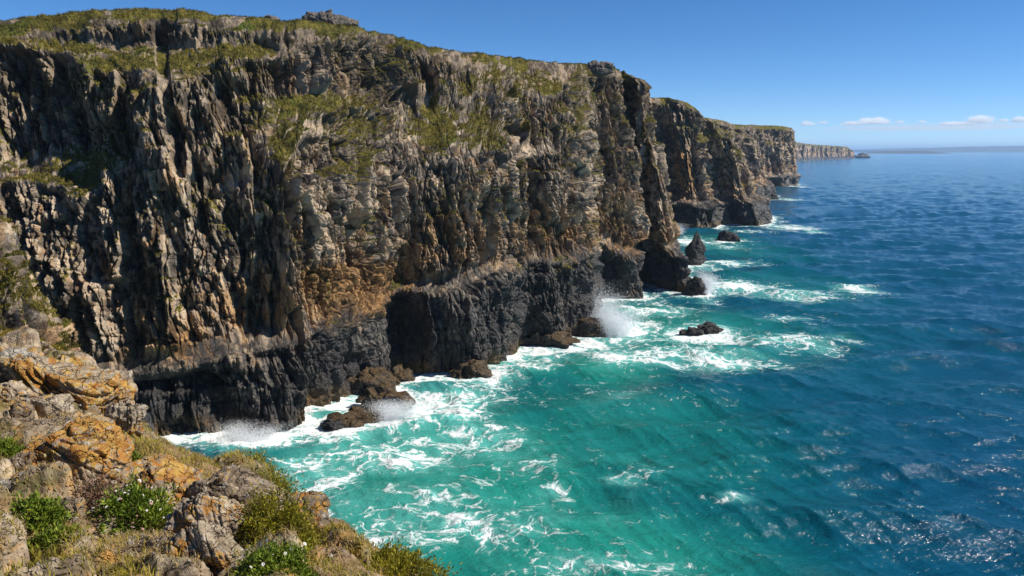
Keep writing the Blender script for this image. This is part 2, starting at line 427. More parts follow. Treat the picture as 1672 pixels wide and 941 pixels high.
    # beds : each layer of the rock stands a little proud of, or back from, the next
    zb_ = pc / (2.3 * scale) + 0.35 * noise2(pa / (25 * scale), pc / (9 * scale), seed + 25)
    kb = np.floor(zb_); fb_ = zb_ - kb
    hb = h01(kb.astype(np.int32), np.floor(pa / (9 * scale) + kb * .37).astype(np.int32), np.zeros_like(kb, np.int32), seed + 26)
    d = d - 0.45 * hb * sst(.5, .2, nz0) * np.exp(-((fb_ - .5 + .5 * np.sign(.5 - fb_)) / .07) ** 2)
    # massive dark foot
    ft = sst(2, -2, zlev - fh[:, None] * S + 3.5 * fbm2(u / 7, zlev / 9, 3, seed + 26)) * plinth
    lump = 1.6 * fbm2(u / 6, zz / 7, 3, seed + 27) 
    d = d * (1 - 0.2 * ft) + ft * (lump + 0.2)
    d = d * (0.75 + 0.25 * sst(0, 8, zlev))
    for (fu, fz, ru, rz, kind, a) in feats:
        if kind == 'disp':
            gu = np.clip(1 - ((U + lw * scale * .3 - fu - 0.3 * scale * lw[np.argmin(np.abs(us - fu)), np.argmin(np.abs(Z[np.argmin(np.abs(us - fu))] - fz))]) / ru) ** 2, 0, 1); gz = np.clip(1 - ((Z - fz) / rz) ** 2, 0, 1)
            d = d + a * (np.minimum(gu * gz * 2.2, 1))
    d = (d * (1 - .85 * sst(.22, .62, nz0)) - 1.2) * scale * amp
    rim = sst(0, 0.06, 1 - v)                                   # calm the rim
    d = d * (0.2 + 0.8 * rim)
    X = XY + N0[..., :2] * d[..., None]
    Zd = Z + N0[..., 2] * d + scale * (0.35 * fbm2(u / 3, zz / 3, 3, seed + 30)) * sst(0, 4, zlev)
    V = np.concatenate([X, Zd[..., None]], -1)
    # ---- plateau behind the rim
    npl = 44
    t = (np.linspace(0, 1, npl + 1)[1:] ** 1.8 * plat)[None, :]
    inl = np.array(inland, float); inl /= np.linalg.norm(inl)
    last = V[:, -1, :]
    PX = last[:, None, :2] + inl[None, None, :] * t[..., None]
    keep = np.exp(-t / (6 * scale))
    tz = smooth1(last[:, 2:3], 6 * scale / step)[:, 0]
    PZ = tz[:, None] * (1 - keep) + last[:, 2][:, None] * keep + 0.03 * t
    PZ = PZ + scale * (0.8 * fbm2(PX[..., 0] / (9 * scale), PX[..., 1] / (9 * scale), 3, seed + 31) + 0.25 * fbm2(PX[..., 0] / (1.2 * scale), PX[..., 1] / (1.2 * scale), 2, seed + 32)) * (1 - np.exp(-t / (3 * scale)))
    PV = np.concatenate([PX, PZ[..., None]], -1)
    W = np.concatenate([V, PV], 1)
    N = grid_normals(W)
    if N[..., 2].mean() < 0: N = -N
    nz = N[..., 2]
    h2 = np.concatenate([hz, np.ones_like(PZ)], 1)
    wu = np.concatenate([uu, np.repeat(uu[:, -1:], npl, 1)], 1); wz = np.concatenate([zz, np.broadcast_to(zz[:, -1:] + t / scale, PZ.shape)], 1)
    vn = fbm2(wu / 11, wz / 9, 4, seed + 40)
    veg = sst(0.25, 0.75, nz + 0.62 * vn + green + 0.26 * sst(0.45, .8, h2) + .30 * fbm2(wu / 2.4, wz / 1.8, 3, seed + 44) - 0.12 * sst(.85, .95, h2) - 0.31) * sst(0.22, 0.42, h2 + 0.15 * vn)
    vp = 0.62 + 0.75 * fbm2(wu[:, :nv] / 2.6, wz[:, :nv] / 1.7, 3, seed + 41) + .25 * nz[:, :nv]
    for (fu, fz, ru, rz, kind, a) in feats:
        if kind == 'green':
            veg[:, :nv] = np.maximum(veg[:, :nv], a * (vp if a < 1 else np.maximum(vp, .75)) * np.exp(-(((U - fu) / ru) ** 2 + ((Z - fz) / rz) ** 2) ** 2))
    veg[:, :nv] *= 0.25 + 0.75 * sst(.08, .4, nz[:, :nv])
    veg[:, :nv] = np.maximum(veg[:, :nv], (.85 if green > -.1 else .5) * sst(.958, .988, hz + .03 * vn[:, :nv]) * sst(-.35, .15, vn[:, :nv] + .4 * fbm2(wu[:, :nv] / 3.2, wz[:, :nv] / 3, 2, seed + 45)) * sst(-.1, .25, nz[:, :nv]))
    veg[:, nv:] = np.maximum(veg[:, nv:], 0.75 if green > -.1 else 0.42)
    warm = np.zeros_like(veg)
    for (fu, fz, ru, rz, kind, a) in feats:
        if kind == 'warm': warm[:, :nv] = np.maximum(warm[:, :nv], a * np.exp(-(((U - fu) / ru) ** 2 + ((Z - fz) / rz) ** 2)))
    lvl = W[..., 2] / scale - (fh[:, None] * S - 12)
    tint = np.concatenate([(0.2 * r1 + 0.35 * r2 + 0.45 * r3), np.full(PZ.shape, 0.5)], 1)
    uvw = np.stack([wu, wz, np.zeros_like(wu)], -1)
    o = mesh_obj(name, W.reshape(-1, 3), grid_faces(*W.shape[:2]), mat, smooth=False, attrs={'veg': veg, 'tint': tint, 'lvl': lvl, 'warm': warm}, colattr={'uvw': uvw.reshape(-1, 3)})
    tag(o, kind='structure')
    k = np.argmin(np.abs(V[..., 2] - 0.2), 1)
    SHORE.append(V[np.arange(nu), k, :2][::max(1, int(0.8 / step))])
    return o, W, N, veg, us, (bp, tp)

def knots(rows, K=1.0):
    """rows: (base px, base py, top px, top py, how much farther the rim stands)"""
    b, t = [], []
    for bx, by, tx, ty, dd in rows:
        b.append(B(bx, by)); t.append(P(tx, ty, seaD(by) + dd * K))
    return b, t

MC = mat_cliff()
KA = [(-420, 770, -400, 60, 12), (-200, 752, -180, 45, 13), (-60, 745, -60, 38, 14), (100, 735, 60, 24, 14), (240, 725, 180, 14, 14), (340, 712, 300, 12, 13), (440, 702, 385, 28, 12), (497, 699, 450, 33, 12),
      (503, 684, 500, 33, 12), (557, 672, 560, 38, 13), (570, 655, 592, 46, 14), (655, 622, 640, 58, 13), (668, 608, 660, 64, 12), (684, 612, 690, 72, 15),
      (762, 611, 750, 84, 17), (835, 588, 810, 91, 15), (850, 564, 850, 95, 13), (945, 560, 900, 101, 15), (985, 546, 935, 104, 16), (964, 515, 955, 105, 12),
      (972, 491, 975, 107, 8), (1046, 490, 1005, 111, 11), (1053, 464, 1014, 116, 8), (1108, 481, 1026, 128, 14), (1130, 478, 1034, 146, 18), (1106, 440, 1026, 152, 10),
      (1085, 412, 1005, 152, 4), (1050, 396, 970, 152, 0), (1000, 380, 900, 152, 0)]
b, t = knots(KA)
LA = None
FA = [(470, 400, 10, 10, 'calm', .42), (262, 70, 12, 60, 'disp', -3.2), (272, 150, 12, 70, 'disp', -3.6), (292, 240, 12, 60, 'disp', -3.2), (320, 320, 12, 60, 'disp', -2.6),
      (548, 232, 62, 50, 'disp', -3.2), (545, 162, 75, 12, 'slope', 1.2), (545, 165, 80, 20, 'green', 1.0), (476, 235, 36, 46, 'green', 1.2), (476, 230, 40, 50, 'slope', 1.0),
      (662, 112, 42, 50, 'disp', 2.6), (755, 135, 48, 45, 'disp', 2.4), (700, 140, 14, 50, 'disp', -2.2), (606, 110, 16, 60, 'disp', -2.4),
      (760, 205, 190, 55, 'slope', .6), (760, 200, 190, 60, 'green', .3), (700, 250, 150, 40, 'green', .3), (860, 125, 80, 30, 'slope', 1.4), (865, 125, 80, 34, 'green', .45),
      (130, 255, 80, 18, 'slope', .7), (120, 245, 90, 45, 'green', .5), (90, 55, 80, 20, 'green', .5), (180, 60, 60, 26, 'green', .35), (450, 60, 60, 30, 'green', .35),
      (660, 500, 16, 100, 'disp', -3.2), (525, 660, 30, 50, 'disp', -2.6), (300, 572, 110, 16, 'disp', 1.8), (300, 612, 110, 20, 'disp', -1.6), (760, 520, 70, 80, 'disp', 2.0), (880, 500, 50, 60, 'disp', 1.4),
      (450, 640, 80, 60, 'disp', 1.8), (790, 380, 14, 80, 'disp', -2.2), (480, 300, 14, 90, 'disp', -2.6), (205, 330, 16, 100, 'disp', -2.2), (930, 300, 14, 90, 'disp', -2.2),
      (620, 470, 100, 48, 'warm', 1.0), (560, 450, 60, 40, 'warm', .8), (300, 560, 90, 36, 'warm', .7), (400, 520, 80, 30, 'warm', .6), (1030, 405, 70, 30, 'warm', .6), (940, 420, 50, 40, 'warm', .5), (300, 200, 60, 90, 'warm', .35), (420, 100, 40, 40, 'warm', .5)]
FT = [(0, 9), (220, 9), (340, 10.5), (480, 12), (560, 12), (640, 14), (700, 17), (980, 17), (1000, 12), (1150, 11)]
A = cliff('cliff_face', b, t, 0.10, zstep=0.15, seed=100, mat=MC, inland=(-0.75, 0.66), smooth_m=2.4, ledge=1.0, feats=FA, foot=FT)
KB = [(1020, 386, 980, 155, 12), (1060, 376, 1030, 157, 14), (1088, 372, 1060, 158, 16), (1110, 371, 1082, 159, 18), (1150, 374, 1105, 161, 20), (1187, 374, 1125, 168, 22), (1192, 366, 1142, 182, 16), (1245, 371, 1156, 202, 34),
      (1268, 364, 1164, 208, 40), (1258, 352, 1158, 207, 30), (1235, 345, 1140, 206, 30), (1200, 338, 1100, 200, 30)]
b, t = knots(KB)
Bc = cliff('cliff_headland', b, t, 0.4, 200, MC, (-0.8, 0.6), smooth_m=2.5, ledge=1.1, feats=[(1112, 280, 26, 60, 'warm', .8), (1090, 260, 10, 90, 'disp', -5), (1165, 300, 10, 90, 'disp', -6), (1210, 300, 10, 60, 'disp', -5), (1150, 215, 40, 20, 'green', .8), (1190, 270, 30, 30, 'green', .6)])
KC = [(1170, 336, 1110, 194, 20), (1215, 331, 1150, 192, 22), (1250, 328, 1180, 196, 25), (1273, 325, 1200, 204, 35), (1264, 318, 1204, 214, 30), (1235, 313, 1190, 214, 30), (1200, 310, 1150, 212, 30)]
b, t = knots(KC)
cliff('cliff_buttress', b, t, 0.9, 300, MC, (-0.9, 0.45), smooth_m=3, ledge=1.0, green=-.2)
KD = [(1170, 311, 1150, 208, 15), (1215, 308, 1203, 207, 12), (1258, 305.5, 1240, 205, 15), (1284, 305, 1274, 205, 16), (1303, 303.5, 1294, 209, 12), (1303, 299, 1293, 216, 6), (1280, 294, 1260, 228, 10)]
b, t = knots(KD)
cliff('cliff_promontory', b, t, 1.2, 400, MC, (-0.95, 0.3), smooth_m=2.6, ledge=0.3, green=-.2, feats=[(1262, 235, 30, 40, 'warm', 1.1), (1280, 260, 20, 40, 'warm', .9), (1215, 260, 12, 60, 'disp', -12), (1262, 280, 10, 40, 'disp', -7), (1260, 208, 40, 6, 'green', 1.2)])
KE = [(1250, 266, 1240, 228, 200), (1295, 263.5, 1292, 231, 220), (1330, 261.5, 1325, 236, 250), (1362, 260.5, 1355, 238, 260), (1392, 259.5, 1384, 240, 260), (1398, 258.3, 1390, 245, 200), (1390, 256, 1382, 246, 100)]
b, t = knots(KE)
cliff('distant_headland', b, t, 7.0, 500, MC, (-1, 0.1), smooth_m=30, ledge=1.0, scale=3.0, green=-.15, plat=300, plinth=0.5, zb=-4)
# the grassy spur that comes down into the cove at the left
sb = [(-110, 40, 0), (-78, 52, 0), (-48, 61, 0), (-33.0, 67, 0), (-30.5, 74, 0), (-37, 84, 0), (-60, 90, 0), (-100, 94, 0)]
stp = [(-125, 50, 43), (-95, 62, 42), (-68, 70, 40), (-55.0, 75, 37), (-53.0, 79, 36), (-58, 84, 38), (-72, 88, 40), (-105, 90, 42)]
SPUR = cliff('cliff_spur', sb, stp, 0.16, 600, MC, (-1, 0.25), amp=0.75, smooth_m=2.5, ledge=0.9, green=0.06, plat=45, lean=-0.5)

# ------------------------------------------------------------------ tufts on the ledges
def ledge_tufts(res, n, hgt, seed, px_ok):
    o, W, N, veg, us, _ = res
    r = np.random.default_rng(seed)
    w = (veg * np.clip(N[..., 2] - .15, 0, 1)).ravel() * (veg.ravel() > .45)
    X = W.reshape(-1, 3); qx, qy, _d = to_px(X[:, 0], X[:, 1], X[:, 2]); w = w * px_ok(qx, qy)
    k = r.choice(len(w), n, p=w / w.sum()); c = X[k]; nb = 5
    c = np.repeat(c, nb, 0) + r.normal(size=(n * nb, 3)) * np.array([.12, .12, .02])
    a = r.uniform(0, 6.283, n * nb); h = hgt * r.uniform(.4, 1.4, n * nb); wd = hgt * .16
    hx, hy = np.cos(a), np.sin(a); ln = r.uniform(.2, 1.1, n * nb)
    tip = c + np.stack([hx * h * ln, hy * h * ln, h], 1); s_ = np.stack([-hy * wd, hx * wd, 0 * wd * hx], 1)
    v = np.stack([c - s_, c + s_, tip], 1).reshape(-1, 3)
    hue = np.repeat(np.clip(.45 + .25 * r.normal(size=n) + .4 * fbm2(X[k][:, 0] / 6, X[k][:, 2] / 5, 2, seed), 0, 1), nb * 3)
    return v, np.arange(len(v)).reshape(-1, 3), hue
SPUR_TUFTS = ledge_tufts(SPUR, 16000, .26, 72, lambda x, y: (x > -60) & (x < 260))
CLIFF_TUFTS = ledge_tufts(A, 70000, .28, 71, lambda x, y: (x > -40) & (x < 1120) & (y > -20) & (y < 640))
# ------------------------------------------------------------------ the sea
def blob(px, py, rx, ry):
    c = B(px, py); D = seaD(py)
    return c[0], c[1], rx * D / FP, abs(B(px, py - ry)[1] - B(px, py + ry)[1]) / 2

FOAM = [  # px, py, rx, ry, strength
    (420, 720, 90, 26, .95), (560, 705, 120, 30, .95), (700, 668, 110, 40, .95), (760, 650, 80, 25, .8), (640, 740, 200, 40, .72), (520, 770, 120, 60, .62), (780, 720, 140, 45, .55),
    (650, 830, 190, 70, .50), (850, 840, 200, 70, .42), (830, 600, 80, 16, .75), (900, 580, 60, 14, .6), (880, 760, 90, 30, .38),
    (750, 855, 42, 20, .9), (715, 820, 30, 16, .7), (790, 872, 30, 14, .7), (605, 888, 30, 14, .85), (520, 840, 40, 18, .6),
    (1010, 540, 80, 26, .95), (1060, 505, 90, 14, .72), (1080, 580, 120, 18, .85), (1000, 585, 60, 20, .8), (1180, 590, 130, 18, .68), (1290, 560, 100, 22, .62), (1380, 555, 60, 12, .5),
    (1200, 468, 80, 14, .9), (1300, 480, 110, 12, .7), (1400, 472, 45, 12, .8), (1300, 520, 90, 10, .5), (1180, 430, 70, 6, .8), (1250, 432, 50, 5, .55), (1130, 395, 40, 12, .85), (1190, 405, 60, 6, .6),
    (1290, 372, 50, 7, .85), (1325, 377, 25, 4, .8), (1220, 378, 50, 4, .7), (1290, 326, 26, 3, .85), (1310, 306, 18, 1.6, .8), (1340, 262.5, 40, 0.6, .5), (1405, 258.5, 26, 0.5, .8),
    (1200, 820, 60, 10, .5), (980, 640, 200, 40, .26), (1050, 760, 140, 40, .26), (960, 920, 220, 30, .44), (900, 800, 40, 14, .5), (1000, 790, 60, 14, .45)]
SHAL = [(700, 780, 380, 200, 1.0), (1000, 700, 330, 140, .72), (950, 900, 380, 120, .95), (1150, 800, 300, 180, .28), (1100, 540, 240, 60, .85), (1000, 600, 120, 40, .9), (1180, 400, 110, 30, .6), (1250, 460, 150, 40, .5), (850, 600, 140, 30, .8),
        (1080, 860, 130, 120, .55), (1320, 265, 60, 4, .4)]

def build_sea():
    th0 = R(41); na = 1150
    a_mid = np.linspace(-th0, th0, na)
    a_l = np.linspace(-math.pi, -th0, 60)[:-1]; a_r = np.linspace(th0, math.pi, 60)[1:]
    ang = np.concatenate([a_l, a_mid, a_r])
    # radii: one ring per ~0.65 photo rows
    pys = np.concatenate([np.arange(1020, 249, -1.0), np.array([248.5, 248, 247.6, 247.2, 246.9])])
    rad = np.array([seaD(y) * (cp + sp * (CY - y) / FP) for y in pys])
    rad = np.concatenate([[5, 15, 25, 33, 40, 46, 51, 55, 59], rad[rad > 62], [60000.]])
    A_, R_ = np.meshgrid(ang, rad, indexing='ij')
    X = (R_ * np.sin(A_)); Y = (R_ * np.cos(A_))
    x, y = X.astype(f32), Y.astype(f32)
    # waves
    z = np.zeros_like(x); dx = np.zeros_like(x); dy = np.zeros_like(x)
    r = np.random.default_rng(5)
    for i in range(56):
        lam = 1.5 * (26 / 1.5) ** r.random()
        th = R(197) + r.normal() * 0.55                      # travelling towards the shore and the viewer
        k = 2 * math.pi / lam; a = 0.0085 * lam ** 1.0 * (0.6 + 0.8 * r.random())
        cxk, cyk = math.sin(th), math.cos(th)
        ph = k * (cxk * x + cyk * y) + r.random() * 6.283
        fade = np.clip((lam / (np.maximum(R_, 60) ** 1.0 * 0.0038)) - 0.55, 0, 1).astype(f32)
        z += a * fade * np.cos(ph); q = 0.75 * a * fade
        dx -= q * cxk * np.sin(ph); dy -= q * cyk * np.sin(ph)
    gust = 0.75 + 0.5 * noise2(x / 60, y / 45, 901)
    z *= gust
    # fields
    foam = np.zeros_like(x); sh = np.zeros_like(x)
    for px, py, rx, ry, s_ in FOAM:
        cx, cy, sx, sy = blob(px, py, rx, ry)
        foam = np.maximum(foam, min(1.0, s_ * 1.03) * np.exp(-(((x - cx) / sx) ** 2 + ((y - cy) / sy) ** 2) ** 1.0))
    for px, py, rx, ry, s_ in SHAL:
        cx, cy, sx, sy = blob(px, py, rx, ry)
        sh = np.maximum(sh, s_ * np.exp(-(((x - cx) / sx) ** 2 + ((y - cy) / sy) ** 2) ** 1.2))
    # distance to the waterline
    S = np.concatenate(SHORE)
    m = R_ < 1300
    idx = np.nonzero(m.ravel())[0]
    dmin = np.full(x.size, 1e4, f32)
    Sx = S[:, 0].astype(f32); Sy = S[:, 1].astype(f32)
    # coarse grid of distances, then bilinear
    gx = np.arange(-160, 420, 1.5); gy = np.arange(20, 1250, 1.5)
    G = np.empty((len(gx), len(gy)), f32)
    near_sets = []
    for i, xv in enumerate(gx):
        sel = np.abs(Sx - xv) < 40
        if not sel.any(): G[i] = 40; continue
        dd = (Sx[sel][None, :] - xv) ** 2 + (Sy[sel][None, :] - gy[:, None]) ** 2
        G[i] = np.sqrt(dd.min(1))
    fx = np.clip((x.ravel()[idx] - gx[0]) / 1.5, 0, len(gx) - 1.001); fy = np.clip((y.ravel()[idx] - gy[0]) / 1.5, 0, len(gy) - 1.001)
    i0 = fx.astype(int); j0 = fy.astype(int); fx = fx - i0; fy = fy - j0
    dmin[idx] = (G[i0, j0] * (1 - fx) + G[i0 + 1, j0] * fx) * (1 - fy) + (G[i0, j0 + 1] * (1 - fx) + G[i0 + 1, j0 + 1] * fx) * fy
    dmin = dmin.reshape(x.shape)
    dn = dmin * (1 + 0.5 * noise2(x / 7, y / 7, 77)) 
    foam = np.maximum(foam, 1.0 * np.exp(-(dn / 4.8) ** 2) + 0.0)
    foam = np.maximum(foam, 0.62 * np.exp(-(dn / 10) ** 2))
    foam = foam * (1 + 0.35 * noise2(x / 12, y / 9, 78))
    foam = np.clip(foam + 0.10 * np.exp(-(R_ / 260) ** 2), 0, 1)
    # white water is lumpy
    z += np.clip(foam - 0.45, 0, 1) * (0.75 * fbm2(x / 3.2, y / 2.4, 3, 79) + 0.35)
    z *= 0.25 + 0.75 * sst(0, 5, dmin)
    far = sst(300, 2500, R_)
    near = sst(420, 120, R_)
    V = np.stack([X + dx, Y + dy, z], -1)
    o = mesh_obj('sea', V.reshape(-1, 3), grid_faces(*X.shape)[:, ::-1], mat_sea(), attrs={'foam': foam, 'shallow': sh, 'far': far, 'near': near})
    tag(o, kind='structure')
    return o

# ------------------------------------------------------------------ far land
def mat_far():
    t = NT('far_land'); p = t.pos()
    c = t.mix(t.noise(p, 0.004, 5, 0.6), (0.03, 0.04, 0.03), (0.08, 0.075, 0.06))
    t.bsdf(Base_Color=c, Roughness=0.95); return t.m

def far_ridge(name, x0, x1, D, prof, depth, seed, mat):
    """a long low island: prof = [(photo px, height in m)]"""
    n, mrows = 240, 24
    pxs = np.linspace(x0, x1, n); hh = np.interp(pxs, [q[0] for q in prof], [q[1] for q in prof])
    xs = (pxs - CX) / FP * D
    w = np.linspace(-1, 1, mrows)
    X = np.repeat(xs[:, None], mrows, 1); Y = D + w[None, :] * depth + 0 * X
    nn = fbm2(X / 900, Y / 900, 4, seed)
    Z = hh[:, None] * np.maximum(0, 1 - np.abs(w) ** 3)[None, :] * (1 + 0.16 * nn) - 3
    V = np.stack([X, Y, Z], -1)
    o = mesh_obj(name, V.reshape(-1, 3), grid_faces(n, mrows), mat); tag(o, kind='structure'); return o
# ------------------------------------------------------------------ the ground the photographer stands on
EDGE = np.array([(-60, 30), (-30, 21), (-14, 15.3), (-9.6, 13.2), (-8.0, 12.3), (-6.5, 11.3), (-5.2, 10.4), (-4.3, 9.7), (-3.5, 8.8), (-2.6, 8.05), (-1.9, 7.1), (-1.4, 6.4), (-.95, 5.8), (-.4, 5.25), (.05, 4.5), (.8, 3.0), (1.6, 1.2), (2.2, -1), (2.8, -5), (4, -20), (6, -50)], float)

def edge_d(x, y):
    """signed distance to the brow, positive inland"""
    x = np.asarray(x, float); y = np.asarray(y, float)
    best = np.full(x.shape, 1e9); sg = np.ones(x.shape)
    for (ax, ay), (bx, by) in zip(EDGE[:-1], EDGE[1:]):
        ex, ey = bx - ax, by - ay
        t = np.clip(((x - ax) * ex + (y - ay) * ey) / (ex * ex + ey * ey), 0, 1)
        dx, dy = x - ax - t * ex, y - ay - t * ey
        d = np.hypot(dx, dy); c = ex * dy - ey * dx
        m = d < best
        best = np.where(m, d, best); sg = np.where(m, np.where(c < 0, 1, -1), sg)
    return best * sg

def rockmask(x, y, d):
    return sst(.02, .3, fbm2(x / 1.6, y / 1.6, 3, 720) - .02 + .55 * sst(5, 9, y) * sst(-3, -4.5, x) + .4 * sst(.5, -1.0, d) * sst(-5, -2.5, x) - .25 * sst(5, 3.5, y))

def gz(x, y, detail=True):
    x = np.asarray(x, float); y = np.asarray(y, float)
    d = edge_d(x, y)
    r = np.hypot(x, y)
    top = -1.62 - 0.105 * np.clip(y, -30, 14) - 0.02 * np.clip(x + 3, -10, 3) + 0.05 * np.clip(-x - 6, 0, 30)
    low = (0.98 - 0.30 * sst(-3.0, -1.2, x)) * sst(-6.9, -4.2, x) * np.exp(-np.clip(d, 0, 9) / 1.7) + 0.25 * np.exp(-np.clip(d, 0, 9) / 0.5)
    o = np.clip(-d, 0, 100)
    drop = 1.35 * o + 0.55 * np.clip(o - 0.8, 0, 100)
    z = top - low - drop + 0.0
    z = z + 0.18 * fbm2(x / 1.7, y / 1.7, 3, 701) * np.clip(0.35 + r / 14, 0, 1) + 0.9 * fbm2(x / 5, y / 5, 3, 702) * sst(0.8, 5, o)
    if detail:
        rm = rockmask(x, y, d)
        F1, F2, rd, bx, by = cells2(x / .55 + .4 * y / .55, y / .34 + .3 * noise2(x / .5, y / .5, 711), 712)
        z = z + rm * (.24 * (rd - .5) + .32 * bx * (rd - .2) - .2 * by * (.8 - rd) - .09 * np.exp(-((F2 - F1) / .1) ** 2))
        F1, F2, rd, bx, by = cells2(x / .17 + .4 * y / .17, y / .12, 713)
        z = z + rm * (.05 * (rd - .5) + .06 * bx * (rd - .2) - .03 * np.exp(-((F2 - F1) / .1) ** 2))
        z = z + 0.05 * fbm2(x / .32, y / .32, 4, 703) + 0.25 * sst(0.3, 2.0, o) * fbm2(x / .8, y / .8, 4, 704)
    return z + CAMZ

def hit(px, py, dmax=30.0):
    r = ray(px, py); D = np.linspace(1.2, dmax, 3000)
    x, y, z = r[0] * D, r[1] * D, CAMZ + r[2] * D
    g = gz(x, y, False)
    k = np.nonzero(z < g)[0]
    if len(k) == 0: return None
    k = k[0]; return np.array([x[k], y[k], g[k]]), D[k]

def mat_ground():
    t = NT('headland_soil'); p = t.pos(); d = t.attr('slope'); z = t.sep(p)[2]
    n1 = t.noise(p, 0.9, 5, .6); n2 = t.noise(p, 5, 6, .65); n3 = t.noise(p, 28, 5, .7)
    v = t.vor(p, 26, 'F1', 0); vc = t.vor(p, 26, 'F1', 1)
    soil = t.mix(t.step(.35, .65, n2), (0.12, 0.072, 0.034), (0.35, 0.235, 0.115))
    soil = t.mix(t.mul(t.step(.5, .7, n3), .6), soil, (0.46, 0.35, 0.22))
    peb = t.mul(t.step(0.32, 0.22, v), t.step(0.55, 0.62, n1))
    soil = t.mix(peb, soil, t.mix(t.sep(vc)[0], (0.16, 0.12, 0.09), (0.46, 0.38, 0.29)))
    rock = t.mix(t.step(.35, .7, n2), (0.17, 0.125, 0.085), (0.48, 0.39, 0.28))
    rock = t.mix(t.step(.5, .64, t.noise(p, 3.1, 6, .7), 0, .8), rock, (0.46, 0.235, 0.045))
    c = t.mix(t.step(0.1, 0.9, d), soil, rock)
    low = t.step(20, 8, z); c = t.mix(low, c, (0.03, 0.028, 0.027))
    mv = t.mul(t.step(.5, .62, t.noise(p, 1.7, 5, .65)), t.step(25, 33, z))
    c = t.mix(t.mul(mv, 0.7), c, t.mix(n2, (0.07, 0.075, 0.012), (0.17, 0.14, 0.03)))
    h = t.add(t.mul(n3, .5), t.add(n2, t.mul(t.step(0.35, 0.1, v), 0.4)))
    t.bsdf(Base_Color=c, Roughness=.95, Normal=t.bump(h, .9, .05), Specular_IOR_Level=.15); return t.m

def build_ground():
    # one sheet, fine near the viewer and coarser down the slope and inland
    def axis(a, b, c, d, f, g): # coarse a..b, fine b..c, coarse c..d
        return np.concatenate([np.arange(a, b, g), np.arange(b, c, f), np.arange(c, d + g, g)])
    xs = axis(-60, -9.5, 1.6, 22, 0.022, 0.22); ys = axis(-30, 1.6, 13.2, 40, 0.024, 0.22)
    X, Y = np.meshgrid(xs, ys, indexing='ij')
    Z = gz(X, Y)
    Z = np.maximum(Z, -3)
    o = -edge_d(X, Y)
    m = mesh_obj('headland_ground', np.stack([X, Y, Z], -1).reshape(-1, 3), grid_faces(len(xs), len(ys)), mat_ground(), attrs={'slope': np.maximum(sst(0.4, 2.2, o), rockmask(X, Y, -o))})
    tag(m, kind='structure')
    ring = EDGE
    return m
build_ground()

# ------------------------------------------------------------------ rocks
def ico(sub):
    t = (1 + 5 ** .5) / 2
    v = np.array([(-1, t, 0), (1, t, 0), (-1, -t, 0), (1, -t, 0), (0, -1, t), (0, 1, t), (0, -1, -t), (0, 1, -t), (t, 0, -1), (t, 0, 1), (-t, 0, -1), (-t, 0, 1)], float)
    f = np.array([(0, 11, 5), (0, 5, 1), (0, 1, 7), (0, 7, 10), (0, 10, 11), (1, 5, 9), (5, 11, 4), (11, 10, 2), (10, 7, 6), (7, 1, 8), (3, 9, 4), (3, 4, 2), (3, 2, 6), (3, 6, 8), (3, 8, 9), (4, 9, 5), (2, 4, 11), (6, 2, 10), (8, 6, 7), (9, 8, 1)])
    v /= np.linalg.norm(v, axis=1, keepdims=True)
    for _ in range(sub):
        e = np.concatenate([f[:, [0, 1]], f[:, [1, 2]], f[:, [2, 0]]]); es = np.sort(e, 1)
        u, inv = np.unique(es, axis=0, return_inverse=True); inv = inv.ravel()
        mid = v[u[:, 0]] + v[u[:, 1]]; mid /= np.linalg.norm(mid, axis=1, keepdims=True)
        n = len(v); v = np.concatenate([v, mid]); k = len(f)
        a, b, c = inv[:k] + n, inv[k:2 * k] + n, inv[2 * k:] + n
        f = np.concatenate([np.stack([f[:, 0], a, c], 1), np.stack([f[:, 1], b, a], 1), np.stack([f[:, 2], c, b], 1), np.stack([a, b, c], 1)])
    return v, f
ICO = {k: ico(k) for k in (1, 2, 3, 4, 5, 6)}

